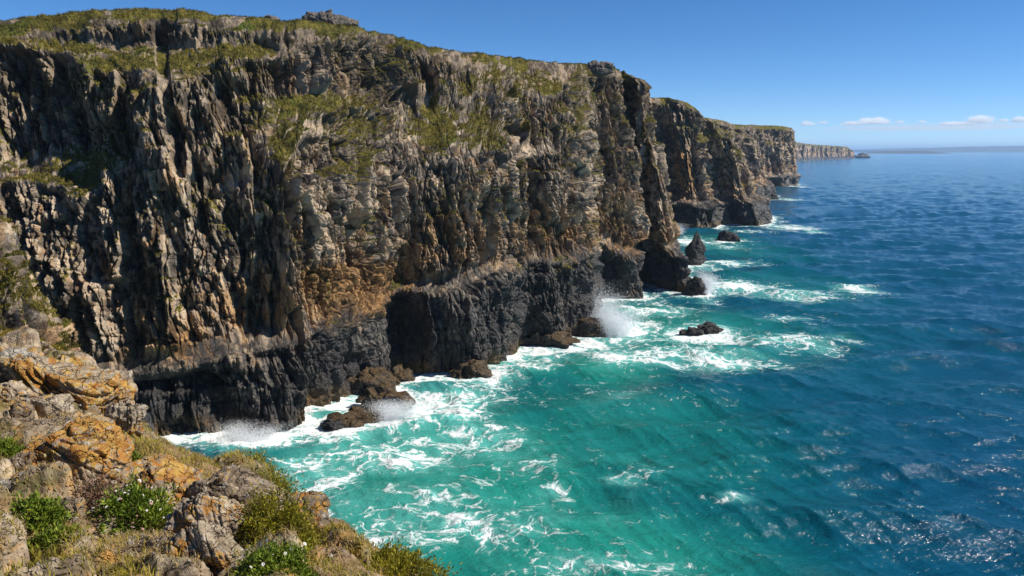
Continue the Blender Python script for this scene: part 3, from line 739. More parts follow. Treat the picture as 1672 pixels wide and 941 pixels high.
def rock_shape(size, seed, sub=5, planes=13, strata=0.0, rough=0.035, axis=(0.3, 0.1, 1), peak=0.0, crack=0.03, frac=1.0, spire=0.0):
    """an angular block cut by random planes, bedded and cracked; size = full extents in metres"""
    r = np.random.default_rng(seed); v, f = ICO[sub]
    n = r.normal(size=(planes, 3)); n /= np.linalg.norm(n, axis=1, keepdims=True)
    dd = r.uniform(.55, .95, planes)
    n = np.concatenate([n, [(0, 0, 1), (0, 0, -1)]]); dd = np.concatenate([dd, [.72, .8]])
    q = v @ n.T / dd
    rad = 1 / (np.sum(np.clip(q, 0, None) ** 18, 1) ** (1 / 18) + 1e-6)
    rad = np.minimum(rad, 1.15)
    w = v * rad[:, None]
    if peak: w[:, :2] *= (1 - peak * np.clip(w[:, 2:3], 0, 1))
    w /= (w.max(0) - w.min(0)).max() / 2 * 0.95
    size = np.array(size, float); p = w * size / 2
    s = size.mean(); ax = np.array(axis, float); ax /= np.linalg.norm(ax)
    if strata:
        h = p @ ax / (s * .16) + 0.35 * noise3(*(p / s * 1.3).T, seed)
        st = h - np.floor(h); lay = h01(np.floor(h).astype(np.int32), np.zeros(len(h), np.int32), np.zeros(len(h), np.int32), seed)
        p = p + v * (strata * s * ((lay - .5) - 0.6 * np.exp(-((st - .5) / .09) ** 2)))[:, None]
    k = p / s
    p = p + v * (rough * s * fbm3(k[:, 0] * 3, k[:, 1] * 3, k[:, 2] * 3, 5, seed + 1, .55))[:, None]
    m_ = np.array([(1, .25, .1), (-.2, 1, .3), (.1, -.35, 1.6)]); kk = k @ m_.T
    for fr, fa in ((1.9, .17), (4.6, .06)):
        kk2 = kk * fr + .12 * fbm3(*(k * 3).T, 2, seed + 4)[:, None]
        F1, F2, rid, bd = cells3(kk2[:, 0], kk2[:, 1], kk2[:, 2], seed + int(fr * 10))
        tl = bd @ np.array([.5, -.4, .3])
        p = p + v * (frac * fa * s * (.7 * (rid - .5) + 1.5 * tl * (rid * 3 % 1 - .3)))[:, None]
    c = np.abs(noise3(k[:, 0] * 2.3, k[:, 1] * 2.3, k[:, 2] * 2.3, seed + 9))
    p = p - v * (crack * s * np.exp(-(c / .035) ** 2))[:, None]
    if spire:
        t_ = (p[:, 2] - p[:, 2].min()) / np.ptp(p[:, 2]); k_ = 1 - spire * t_ ** 1.6
        p[:, 0] = p[:, 0] * k_ + .14 * size[0] * t_ ** 2; p[:, 1] *= k_
    return p, f

def mat_rock(name, base=((.11, .095, .085), (.36, .32, .28)), lichen=.5, lc=((.42, .17, .025), (.50, .31, .06)), dirt=.4, sc=1.0, wet=0.0, weed=0.0):
    t = NT(name); p = t.pos(); z = t.sep(p)[2]
    n1 = t.noise(p, 2.2 * sc, 5, .62); n2 = t.noise(p, 9 * sc, 6, .68); n3 = t.noise(p, 46 * sc, 4, .7)
    c = t.mix(t.step(.3, .72, n2), base[0], base[1])
    c = t.mix(t.mul(t.step(.52, .66, n3), .5), c, tuple(min(.6, q * 1.5) for q in base[1]))
    c = t.mix(t.mul(t.step(.56, .66, t.noise(t.scale(p, (1, 1, 2.4), rot=(.5, .2, 0)), 3.2 * sc, 5, .6)), dirt), c, (.045, .035, .028))
    if lichen:
        m = t.step(.645 - .2 * lichen, .675 - .2 * lichen, t.add(t.mul(n1, .5), t.add(t.mul(t.noise(p, 6 * sc, 6, .75), .3), t.mul(t.noise(p, 24 * sc, 5, .75), .2))))
        c = t.mix(t.mul(m, .88), c, t.mix(t.step(.4, .62, n2), lc[0], lc[1]))
        w = t.step(.60, .66, t.noise(t.scale(p, (1, 1, 1), (9, 4, 2)), 11 * sc, 4, .6)); c = t.mix(t.mul(w, .55), c, (.50, .49, .44))
    if weed:
        up = t.sep(t.n('NewGeometry').outputs['Normal'])[2]
        m = t.step(.1, .6, t.add(up, t.mul(t.sub(n1, .5), 1.6))); c = t.mix(t.mul(m, weed), c, t.mix(t.step(.35, .65, n2), (.03, .018, .005), (.20, .11, .022)))
    wv = t.vmath('ADD', p, t.vmath('SCALE', t.noise(p, 3 * sc, 4, .6, color=True), scale=.35 / sc)); cr = t.step(.05, .0, t.vor(t.scale(wv, (1, 1, 1.7), rot=(.4, .2, .3)), 4.2 * sc, 'DISTANCE_TO_EDGE'))
    fct = t.sep(t.vor(t.scale(wv, (1, 1, 1.7), rot=(.4, .2, .3)), 9 * sc, 'F1', 1))[0]
    h = t.add(t.add(t.mul(n2, .9), t.mul(fct, .5)), t.sub(t.mul(n3, .4), t.mul(cr, .9)))
    t.bsdf(Base_Color=c, Roughness=.9 - .45 * wet, Normal=t.bump(h, .95, .06 / sc), Specular_IOR_Level=.2 + .3 * wet); return t.m
MR_l = mat_rock('lichen_rock', lichen=.85, base=((.17, .12, .08), (.50, .40, .28)))
MR_g = mat_rock('grey_rock', lichen=.68, base=((.17, .12, .08), (.56, .45, .32)))
MR_p = mat_rock('pale_rock', lichen=.25, base=((.22, .19, .15), (.52, .46, .38)))
MR_d = mat_rock('brown_rock', lichen=.55, base=((.11, .08, .05), (.36, .28, .20)))
MR_w = mat_rock('wet_black_rock', lichen=0, base=((.012, .011, .011), (.06, .055, .05)), sc=.22, wet=.7, dirt=.3)
MR_a = mat_rock('weedy_rock', lichen=0, base=((.012, .011, .010), (.055, .045, .036)), sc=.45, wet=.7, weed=.6)

def rot_z(p, a):
    c, s = math.cos(a), math.sin(a); return np.stack([p[:, 0] * c - p[:, 1] * s, p[:, 0] * s + p[:, 1] * c, p[:, 2]], 1)
def rot_y(p, a):
    c, s = math.cos(a), math.sin(a); return np.stack([p[:, 0] * c + p[:, 2] * s, p[:, 1], -p[:, 0] * s + p[:, 2] * c], 1)
def rot_x(p, a):
    c, s = math.cos(a), math.sin(a); return np.stack([p[:, 0], p[:, 1] * c - p[:, 2] * s, p[:, 1] * s + p[:, 2] * c], 1)

def ground_rock(name, px, py, w, h, mat, label, cat='rock', depth=.8, seed=0, tilt=0, D=None, group=None, **kw):
    """a rock whose middle shows at (px, py) of the photograph, w x h photo pixels, standing on the ground"""
    if D is None:
        q = hit(px, py + h * .38); D = (q[1] if q else 8.0) + .15
    c = P(px, py, D)
    W, H = 1.12 * w * D / FP, 1.08 * h * D / FP
    p, f = rock_shape((W, W * depth, H * 1.3), seed, sub=kw.pop('sub', 5), **kw)
    p = rot_y(p, R(tilt))
    o = mesh_obj(name, p, f, mat); o.location = (c[0], c[1], c[2] - H * .18)
    tag(o, label, cat, group); return o

GR = 'weathered rocks on the headland'
ground_rock('boulder', 22, 590, 92, 52, MR_p, 'pale rounded boulder under the yellow moss at the far end of the headland', seed=3, depth=.8, group=GR, strata=.02)
ground_rock('rock_outcrop', 100, 622, 150, 80, MR_l, 'big layered outcrop streaked with orange lichen, farthest along the headland', seed=5, strata=.09, tilt=14, axis=(.4, -.2, 1), group=GR, sub=6)
ground_rock('rock_slab', 172, 640, 84, 130, MR_g, 'tall grey slab with an orange streak leaning on the outcrop at the brow', seed=8, strata=.07, axis=(1, .2, .45), tilt=24, group=GR, sub=6)
ground_rock('rock_slab', 205, 680, 52, 90, MR_g, 'narrow grey slab just below the tall leaning slab, above the dry grass', seed=18, strata=.06, axis=(1, .2, .45), tilt=26, group=GR)
ground_rock('boulder', 92, 668, 62, 50, MR_g, 'grey white-speckled boulder with a hollow, in front of the layered outcrop', seed=12, group=GR)
ground_rock('stone', 62, 640, 30, 30, MR_p, 'small pale angular stone resting against the layered outcrop', 'stone', seed=13, group=GR)
ground_rock('boulder', 34, 668, 56, 44, MR_d, 'brown shaded boulder left of the hollowed grey boulder', seed=15, group=GR)
ground_rock('rock_outcrop', 128, 738, 170, 104, MR_l, 'broad orange outcrop with dark gaps beneath it, above the flowering plant', seed=23, strata=.06, tilt=10, axis=(.3, .5, 1), group=GR, sub=6)
ground_rock('boulder', 52, 752, 70, 56, MR_d, 'brown boulder with black hollows between the orange outcrop and the green shrub', seed=24, group=GR)
ground_rock('rock', 226, 772, 84, 40, MR_g, 'low flat grey rock directly behind the flowering plant', seed=27, group=GR)
ground_rock('boulder', 386, 800, 122, 84, MR_d, 'dark brown boulder draped with straw between heath mounds at the brow', seed=31, group=GR, sub=6)
ground_rock('rock_ridge', 290, 800, 110, 62, MR_l, 'upper orange lichened block of the rock ridge running down to the lower brow', seed=33, tilt=30, strata=.06, axis=(.6, .3, 1), group=GR)
ground_rock('rock_ridge', 352, 862, 128, 112, MR_g, 'large grey block of the rock ridge beside the yellow green heath', seed=136, tilt=38, strata=.03, axis=(.8, .3, 1), group=GR, sub=6, depth=.7, frac=.7, planes=10)
ground_rock('rock_ridge', 330, 905, 110, 90, MR_l, 'orange streaked block at the foot of the rock ridge', seed=38, tilt=36, strata=.06, axis=(.8, .3, 1), group=GR, sub=6, depth=.6)
ground_rock('rock', 408, 925, 60, 40, MR_g, 'small grey rock at the foot of the ridge beside the white flowered plant', seed=40, group=GR)
ground_rock('rock', 120, 838, 36, 60, MR_d, 'dark upright rock between the round green shrub and the flowering plant', seed=41, group=GR)
ground_rock('boulder', 492, 838, 70, 80, MR_d, 'brown broken rock on the seaward slope below the dark boulder', seed=43, group=GR)
ground_rock('boulder', 545, 868, 70, 44, MR_d, 'low brown rock on the seaward slope just above the heath clump', seed=44, group=GR)
ground_rock('rock', 60, 706, 70, 34, MR_d, 'brown angular rock between the hollowed grey boulder and the broad orange outcrop', seed=71, group=GR)
ground_rock('rock', 16, 640, 56, 40, MR_g, 'grey angular rock at the left edge below the pale rounded boulder', seed=72, group=GR)
ground_rock('rock', 150, 694, 64, 36, MR_l, 'orange spotted rock wedged between the two outcrops', seed=73, group=GR, tilt=15)
ground_rock('rock', 262, 752, 60, 30, MR_l, 'low orange rock in the dry grass above the rock ridge', seed=74, group=GR, tilt=18)
ground_rock('rock', 304, 852, 56, 60, MR_l, 'orange upright flake on the left flank of the large grey ridge block', seed=75, group=GR, tilt=30)
ground_rock('rock', 18, 790, 60, 26, MR_p, 'pale flat rock on the bare soil above the round green shrub', seed=76, group=GR)
for i, (px, py, s) in enumerate([(228, 893, 8), (236, 902, 9), (243, 897, 7), (250, 891, 6), (12, 900, 10), (22, 893, 7), (3, 908, 8), (262, 905, 6), (215, 905, 6), (170, 760, 8), (162, 762, 6), (278, 925, 7)]):
    q = hit(px, py)
    ground_rock('pebble', px, py, s * 1.7, s * 1.3, MR_p, ['white pebble in the loose group on the dry grass below the flowering plant', 'pale pebble lying on the bare soil at the left edge'][px < 30] if i not in (9, 10) else 'pale pebble at the foot of the broad orange outcrop', 'pebble', seed=60 + i, sub=3, D=q[1], group='pale pebbles on the ground', planes=8)

# ------------------------------------------------------------------ plants
def mat_leaf(name, cols, rough=.6):
    t = NT(name); h = t.attr('hue')
    r = t.n('ValToRGB'); t.set(r.inputs[0], h); e = r.color_ramp.elements
    while len(e) < len(cols): e.new(.5)
    for i, c in enumerate(cols): e[i].position = i / (len(cols) - 1); e[i].color = (*c, 1)
    a = t.n('BsdfPrincipled', {'Base Color': r.outputs[0], 'Roughness': rough, 'Specular IOR Level': .25})
    b = t.n('BsdfTranslucent', {'Color': r.outputs[0]})
    m = t.n('MixShader', {0: .3, 1: a.outputs[0], 2: b.outputs[0]}); t.t.links.new(m.outputs[0], t.out.inputs[0]); return t.m
ML = {'green': mat_leaf('green_leaf', [(.045, .075, .009), (.15, .22, .018), (.36, .38, .045)]),
      'dark': mat_leaf('dark_leaf', [(.05, .075, .010), (.15, .20, .018), (.32, .34, .04)]),
      'heath': mat_leaf('heath_leaf', [(.08, .065, .008), (.24, .225, .016), (.46, .37, .035)]),
      'moss': mat_leaf('moss_leaf', [(.08, .06, .008), (.22, .17, .015), (.36, .26, .03)]),
      'straw': mat_leaf('straw_blade', [(.15, .095, .04), (.36, .25, .11), (.58, .45, .25)]),
      'grass': mat_leaf('grass_blade', [(.11, .10, .010), (.32, .27, .024), (.56, .42, .09)]),
      'turf': mat_leaf('turf_blade', [(.045, .045, .008), (.15, .13, .016), (.33, .25, .05)]),
      'wither': mat_leaf('withered_leaf', [(.09, .05, .03), (.24, .14, .085), (.42, .28, .20)])}
M_stem = NT('plant_stem'); M_stem.bsdf(Base_Color=(.09, .055, .03), Roughness=.9); M_stem = M_stem.m
M_pet = NT('white_petal'); M_pet.bsdf(Base_Color=(.78, .72, .66), Roughness=.7); M_pet = M_pet.m
M_pink = NT('pink_petal'); M_pink.bsdf(Base_Color=(.62, .36, .32), Roughness=.7); M_pink = M_pink.m

def leaves_mesh(pos, dirn, length, width, r):
    """bent diamond leaves: root, two shoulders, tip"""
    n = len(pos); a = r.normal(size=(n, 3)); s = np.cross(dirn, a); s /= np.linalg.norm(s, axis=1, keepdims=True) + 1e-9
    up = np.cross(s, dirn)
    L = length[:, None]; W = width[:, None]
    v = np.stack([pos, pos + dirn * L * .5 + s * W * .5 + up * L * .08, pos + dirn * L, pos + dirn * L * .5 - s * W * .5 + up * L * .08], 1).reshape(-1, 3)
    f = np.arange(n * 4).reshape(n, 4)
    return v, f

def bush(name, px, py, w, h, kind, label, cat, n=5000, leaf=.022, seed=0, D=None, lump=.35, spiky=.5, group=None, flowers=0, fmat=None, fsize=.022, depth=.9):
    r = np.random.default_rng(seed)
    if D is None:
        q = hit(px, py + h * .42); D = (q[1] if q else 7) + .1
    c = P(px, py + h * .5, D); W, H = w * D / FP, h * D / FP * .98
    root = bpy.data.objects.new(name, None); COL.objects.link(root); root.location = c; root.empty_display_size = .1
    tag(root, label, cat, group)
    u = r.normal(size=(n, 3)); u[:, 2] = np.abs(u[:, 2]) * 1.1 - .12; u /= np.linalg.norm(u, axis=1, keepdims=True)
    k = 1 + 1.35 * lump * fbm3(u[:, 0] * 2.6, u[:, 1] * 2.6, u[:, 2] * 2.6, 4, seed + 5)
    shell = 1 - np.abs(r.normal(size=n)) * .16; loose = r.random(n) < .06; shell = np.where(loose, r.uniform(1.0, 1.3, n), shell)
    ext = np.array([W / 2, W / 2 * depth, H * .85])
    pos = u * (k * shell)[:, None] * ext
    dirn = u * (1 / ext) ; dirn /= np.linalg.norm(dirn, axis=1, keepdims=True)
    dirn = dirn * spiky + r.normal(size=(n, 3)) * .45 + np.array([0, 0, .35]); dirn /= np.linalg.norm(dirn, axis=1, keepdims=True)
    ln = leaf * r.uniform(.6, 1.5, n)
    v, f = leaves_mesh(pos, dirn, ln, ln * r.uniform(.28, .5, n), r)
    hue = np.clip(.45 + .22 * r.normal(size=n) + .35 * fbm3(pos[:, 0] / .12, pos[:, 1] / .12, pos[:, 2] / .12, 2, seed + 8), 0, 1)
    mesh_obj('foliage', v, f, ML[kind], root, {'hue': np.repeat(hue, 4)}, smooth=False)
    # woody stems under the leaves
    sv, sf = [], []
    for i in range(46):
        j = r.integers(n); e = pos[j] * .96; b = np.array([e[0] * .25, e[1] * .25, -.04])
        m_ = (b + e) * .5 + np.array([0, 0, .08 * H]); rad = max(.0018, .012 * W)
        for a_, b_, ra, rb in ((b, m_, rad, rad * .7), (m_, e, rad * .7, rad * .3)):
            d_ = b_ - a_; d_ = d_ / (np.linalg.norm(d_) + 1e-9); s_ = np.cross(d_, (0.3, .9, .2)); s_ /= np.linalg.norm(s_); t_ = np.cross(d_, s_)
            o = len(sv) ; 
            for pt, rr in ((a_, ra), (b_, rb)):
                for q in range(5): an = q * 2 * math.pi / 5; sv.append(pt + rr * (math.cos(an) * s_ + math.sin(an) * t_))
            for q in range(5): sf.append((o + q, o + (q + 1) % 5, o + 5 + (q + 1) % 5, o + 5 + q))
    mesh_obj('stem', np.array(sv), np.array(sf), M_stem, root)
    if flowers:
        # one head of small petals, then copies
        def head(m):
            pv, pf = [], []
            for ring, (nr, rr, zz, tl) in enumerate(((9, 1.0, 0, .25), (7, .65, .25, .6), (4, .3, .45, 1.0))):
                for q in range(nr):
                    an = q * 2 * math.pi / nr + ring * .4; ca, sa = math.cos(an), math.sin(an); o = len(pv)
                    for (a_, b_, c_) in ((.15, 0, 0), (.7, .3, tl * .5), (1.0, 0, tl * .6), (.7, -.3, tl * .5)):
                        x_, y_ = rr * a_, rr * b_; pv.append((x_ * ca - y_ * sa, x_ * sa + y_ * ca, zz + c_ * rr))
                    pf.append((o, o + 1, o + 2, o + 3))
            return mesh_obj('flower', np.array(pv), np.array(pf), m, root, smooth=False)
        pm = [head(m) for m in fmat]
        cand = np.nonzero((u[:, 2] > .15) & (u[:, 1] < .75))[0]; js = r.choice(cand, flowers, replace=False)
        for i, j in enumerate(js):
            src = pm[i % len(pm)]
            o = src if i < len(pm) else src.copy()
            if i >= len(pm): COL.objects.link(o); o.parent = root
            o.location = u[j] * k[j] * 1.06 * ext + np.array([0, 0, .025]); s_ = fsize * r.uniform(.55, 1.25); o.scale = (s_, s_, s_ * .8)
            o.rotation_euler = (r.normal() * .45 - .35, r.normal() * .45, r.random() * 6)
    return root

GB = 'low shrubs and cushions on the headland'
bush('shrub', 62, 838, 88, 66, 'green', 'round bright green shrub on the bare soil left of the flowering plant', 'shrub', 5200, .030, 1, group=GB, lump=.3)
bush('shrub', 90, 884, 90, 44, 'dark', 'low dark green shrub in front of the round bright green one', 'shrub', 4200, .026, 2, group=GB)
bush('flowering_plant', 222, 832, 130, 96, 'green', 'cushion of green leaves covered in white and pink flower heads', 'flowering plant', 6200, .032, 3, flowers=96, fmat=(M_pet, M_pet, M_pink), fsize=.0105, lump=.3, group=None)
bush('withered_plant', 158, 812, 84, 78, 'wither', 'withered pinkish brown plant on the left side of the white flowered cushion', 'plant', 3600, .026, 4, lump=.4, group=None)
bush('heath_mound', 446, 852, 132, 112, 'heath', 'yellow green heath mound right of the large grey ridge block', 'heath', 13000, .020, 5, group=GB)
bush('flowering_plant', 450, 920, 110, 62, 'green', 'bright green plant with a few small white flowers below the heath mound', 'flowering plant', 6500, .022, 6, flowers=16, fmat=(M_pet,), fsize=.010, group=None)
bush('shrub', 540, 906, 70, 46, 'dark', 'dark green shrub at the left end of the lower brow', 'shrub', 4200, .022, 7, D=5.9, group=GB)
bush('heath_mound', 628, 926, 170, 52, 'heath', 'wide yellow brown heath clump at the lowest brow above the water', 'heath', 12000, .022, 8, D=5.5, group=GB)
bush('heath_mound', 412, 762, 92, 64, 'heath', 'heath tuft on the brow behind the dark brown boulder', 'heath', 5200, .022, 9, D=8.7, group=GB, depth=.7)
bush('heath_mound', 452, 800, 74, 100, 'heath', 'olive heath strip hanging over the brow right of the dark brown boulder', 'heath', 6000, .022, 10, D=8.0, group=GB, depth=.7)
bush('shrub', 12, 738, 64, 56, 'green', 'green shrub at the left edge beside the black-hollowed brown boulder', 'shrub', 3600, .03, 11, group=GB)
bush('moss_cushion', 18, 556, 84, 34, 'moss', 'orange yellow moss cushion on top of the pale boulder', 'moss', 6500, .028, 12, D=12.0, group=GB)
bush('moss_cushion', 76, 578, 66, 26, 'moss', 'yellow green moss cushion between the pale boulder and the layered outcrop', 'moss', 4200, .028, 13, D=11.4, group=GB)
bush('shrub', 212, 748, 40, 22, 'dark', 'small green tuft on the dry ground right of the broad orange outcrop', 'shrub', 1500, .026, 14, group=GB)

def grass(name, kind, n, region, hgt, wid, seed, label=None, dens=None, flat=.0):
    r = np.random.default_rng(seed)
    x = r.uniform(region[0], region[1], n); y = r.uniform(region[2], region[3], n)
    keep = edge_d(x, y) > -1.6
    keep &= r.random(n) < np.clip(5.0 / np.maximum(np.hypot(x, y), 3), .25, 1)
    x, y = x[keep], y[keep]
    px, py, _ = to_px(x, y, gz(x, y, False))
    dn = dens(x, y, px, py); keep = r.random(len(x)) < dn
    x, y = x[keep], y[keep]; z = gz(x, y); n = len(x)
    a = r.uniform(0, 2 * math.pi, n); lean = r.uniform(.15, .9, n) + flat
    h = hgt * r.uniform(.45, 1.35, n); hx, hy = np.cos(a), np.sin(a)
    cl = np.clip(lean, 0, 1.5)
    wx, wy = -hy * wid, hx * wid
    V = np.zeros((n, 6, 3)); 
    for i, (t, ws) in enumerate(((0, 1), (.5, .8), (1, .12))):
        ang = cl * t; rr = h * t * np.sin(ang * .9 + .05); zz = h * t * np.cos(ang * .9)
        cx_, cy_, cz_ = x + hx * rr, y + hy * rr, z - .01 + zz
        V[:, 2 * i] = np.stack([cx_ - wx * ws, cy_ - wy * ws, cz_], 1); V[:, 2 * i + 1] = np.stack([cx_ + wx * ws, cy_ + wy * ws, cz_], 1)
    b = np.arange(n)[:, None] * 6
    F = np.concatenate([b + np.array([0, 1, 3, 2]), b + np.array([2, 3, 5, 4])])
    hue = np.clip(.5 + .25 * r.normal(size=n) + .3 * fbm2(x / .4, y / .4, 2, seed), 0, 1)
    o = mesh_obj(name, V.reshape(-1, 3), F, ML[kind], attrs={'hue': np.repeat(hue, 6)}, smooth=False); print('BLADES', name, n)
    tag(o, label, 'grass', kind='stuff'); return o

def gmask(lst):
    def f(px, py):
        m = np.zeros_like(px)
        for cx, cy, rx, ry, s in lst: m = np.maximum(m, s * np.exp(-(((px - cx) / rx) ** 2 + ((py - cy) / ry) ** 2) ** 2))
        return m
    return f
gm = gmask([(120, 925, 150, 38, 1), (300, 720, 110, 34, .9), (400, 745, 80, 40, 1), (470, 820, 50, 90, .9), (340, 760, 60, 30, .8), (140, 770, 80, 22, .5), (10, 620, 60, 30, .6), (560, 900, 140, 40, .8), (220, 720, 60, 30, .5)])
sm_ = gmask([(50, 800, 130, 40, .8), (280, 890, 120, 60, 1), (330, 740, 140, 60, .8), (260, 770, 120, 40, .6), (40, 700, 100, 50, .5), (520, 880, 100, 70, .6), (150, 900, 200, 60, .5), (50, 900, 60, 50, .35)])
RG = (-10, 2.2, 1.6, 13.5)
grass('green_grass', 'grass', 900000, RG, .062, .0030, 21, 'short yellow green grass tufts on the headland', lambda x, y, px, py: np.clip(gm(px, py) * (0.6 + 1.2 * noise2(x / .35, y / .35, 5)) + .03, 0, 1))
grass('dry_grass', 'straw', 900000, RG, .06, .0026, 22, 'dry straw coloured grass lying over the soil', lambda x, y, px, py: np.clip(sm_(px, py) * (0.55 + 1.3 * noise2(x / .3, y / .3, 6)) + .05, 0, 1), flat=.55)

v_, f_, h_ = CLIFF_TUFTS
tag(mesh_obj('grass', v_, f_, ML['turf'], attrs={'hue': h_}, smooth=False), 'short green and yellow grass growing on the ledges and rim of the main cliff', 'grass', kind='stuff')
v_, f_, h_ = SPUR_TUFTS
tag(mesh_obj('grass', v_, f_, ML['turf'], attrs={'hue': h_}, smooth=False), 'short grass growing on the rocky spur at the left edge', 'grass', kind='stuff')

# loose stones and crumbs of rock over the soil
def rubble(n, seed):
    r = np.random.default_rng(seed); v0, f0 = ICO[1]; vs, fs, m = [], [], 0
    x = r.uniform(-9.5, 1.5, n * 4); y = r.uniform(2.2, 12.5, n * 4)
    k = (edge_d(x, y) > -1.2) & (r.random(n * 4) < np.clip(.15 + 1.4 * fbm2(x / .9, y / .9, 3, 88), 0.02, 1) * np.clip(6 / np.hypot(x, y), 0, 1)); x, y = x[k][:n], y[k][:n]; z = gz(x, y)
    for i in range(len(x)):
        s_ = r.uniform(.007, .018) if r.random() < .85 else r.uniform(.018, .05)
        p = v0 * r.uniform(.65, 1.2, (len(v0), 1)) * np.array([1, r.uniform(.6, 1), r.uniform(.45, .8)]) * s_
        vs.append(rot_z(p, r.uniform(0, 6)) + np.array([x[i], y[i], z[i] + s_ * .2])); fs.append(f0 + m); m += len(v0)
    tag(mesh_obj('gravel', np.concatenate(vs), np.concatenate(fs), MR_p, smooth=False), 'loose stone crumbs scattered over the headland soil', 'gravel', kind='stuff')
rubble(5200, 89)
# ------------------------------------------------------------------ rocks in the sea
def sea_rock(name, px, py, w, h, mat, label, cat='rock', depth=.9, seed=0, group=None, peak=0.25, sink=.42, shore=True, shift=0.0, **kw):
    """(px, py) is the middle of the waterline in the photograph, w x h in photo pixels above it"""
    D = seaD(py); W, H = w * D / FP, h * D / FP
    p, f = rock_shape((W, W * depth, H / (1 - sink)), seed, sub=kw.pop('sub', 6), peak=peak, rough=kw.pop('rough', .07), frac=kw.pop('frac', 1.7), planes=kw.pop('planes', 10), **kw)
    c = B(px, py); o = mesh_obj(name, p, f, mat); o.location = (c[0], c[1] + W * depth * .35, H * .5 - H * sink * .5)
    tag(o, label, cat, group)
    if shore:
        a = np.linspace(0, 2 * math.pi, 24); SHORE.append(np.stack([c[0] + W * .48 * np.cos(a), c[1] + W * depth * (.35 + .48 * np.sin(a))], 1))
    return o
GS = 'wet rocks standing in the sea'
sea_rock('sea_stack', 1132, 434, 44, 64, MR_w, 'tall pointed black sea stack standing off the second headland', 'sea stack', seed=201, peak=.1, depth=.75, sub=6, frac=1.2, spire=.86, sink=.2, planes=9)
sea_rock('skerry', 1194, 395, 42, 16, MR_w, 'low black skerry in foam beyond the pointed stack', 'rock', seed=202, peak=.5, group=GS)
sea_rock('reef_rock', 1162, 545, 36, 15, MR_w, 'highest of the flat black reef rocks awash off the main cliff', seed=203, peak=.2, group=GS, depth=1.2)
sea_rock('reef_rock', 1137, 548, 26, 11, MR_w, 'middle lump of the flat black reef awash off the main cliff', seed=204, group=GS)
sea_rock('reef_rock', 1121, 547, 20, 9, MR_w, 'smallest lump of the flat black reef, on its shoreward end', seed=205, group=GS)
sea_rock('rock', 1140, 484, 36, 30, MR_w, 'black rock with running water at the toe of the second headland', seed=206, peak=.4, group=GS)
sea_rock('rock', 1262, 326, 22, 9, MR_w, 'small black rock at the toe of the third headland', seed=207, peak=.3, group=GS)
sea_rock('rock', 1410, 258.2, 30, 7, MR_w, 'pointed islet rock at the tip of the distant headland', seed=208, peak=.7, group=GS, sub=4)
sea_rock('boulder', 604, 640, 100, 30, MR_a, 'largest seaweed covered boulder in the cove, against the cliff foot', seed=211, group=GS, sub=6, peak=.35)
sea_rock('boulder', 654, 628, 52, 22, MR_a, 'brown weedy boulder farthest out beside the largest boulder', seed=212, group=GS)
sea_rock('boulder', 624, 674, 86, 26, MR_a, 'weedy boulder in front of the largest boulder with water pouring off', seed=213, group=GS)
sea_rock('boulder', 580, 698, 84, 16, MR_a, 'low golden brown weedy rock nearest the foam in the cove', seed=214, peak=.3, group=GS)
sea_rock('boulder', 545, 702, 40, 12, MR_w, 'flat wet rock awash beside the low golden brown rock', seed=215, group=GS)
sea_rock('boulder', 895, 568, 110, 22, MR_a, 'brown weedy shelf at the foot of the main cliff', seed=216, depth=.5, group=GS)
sea_rock('boulder', 955, 550, 70, 32, MR_a, 'reddish brown weedy rock at the corner of the main cliff beside the big splash', seed=217, depth=.6, group=GS)
sea_rock('boulder', 766, 618, 70, 24, MR_a, 'weedy buttress foot dripping with white water in the middle of the main cliff', seed=218, depth=.6, group=GS)
sea_rock('boulder', 420, 712, 60, 22, MR_w, 'dark rock half under the white water near the inner cove', seed=219, group=GS)

# ------------------------------------------------------------------ tors on the skyline
MR_t = mat_rock('tor_rock', lichen=.15, base=((.06, .052, .045), (.26, .225, .19)), sc=.25)
def tor(px, py, w, h, D, seed, label):
    c = P(px, py, D); W, H = w * D / FP, h * D / FP
    p, f = rock_shape((W, W * .7, H * 2), seed, sub=5, frac=1.0); o = mesh_obj('rock_outcrop', p, f, MR_t); o.location = c - np.array([0, 0, H * .4]); tag(o, label, 'rock', 'rocks on the cliff top')
tor(540, 30, 84, 24, 152, 231, 'broad grey tor standing on the grassy skyline of the main cliff')
tor(977, 106, 60, 13, 212, 232, 'flat rock crest at the seaward corner of the cliff top')
tor(446, 42, 44, 34, 134, 233, 'dark upright block at the cliff edge left of the broad tor')

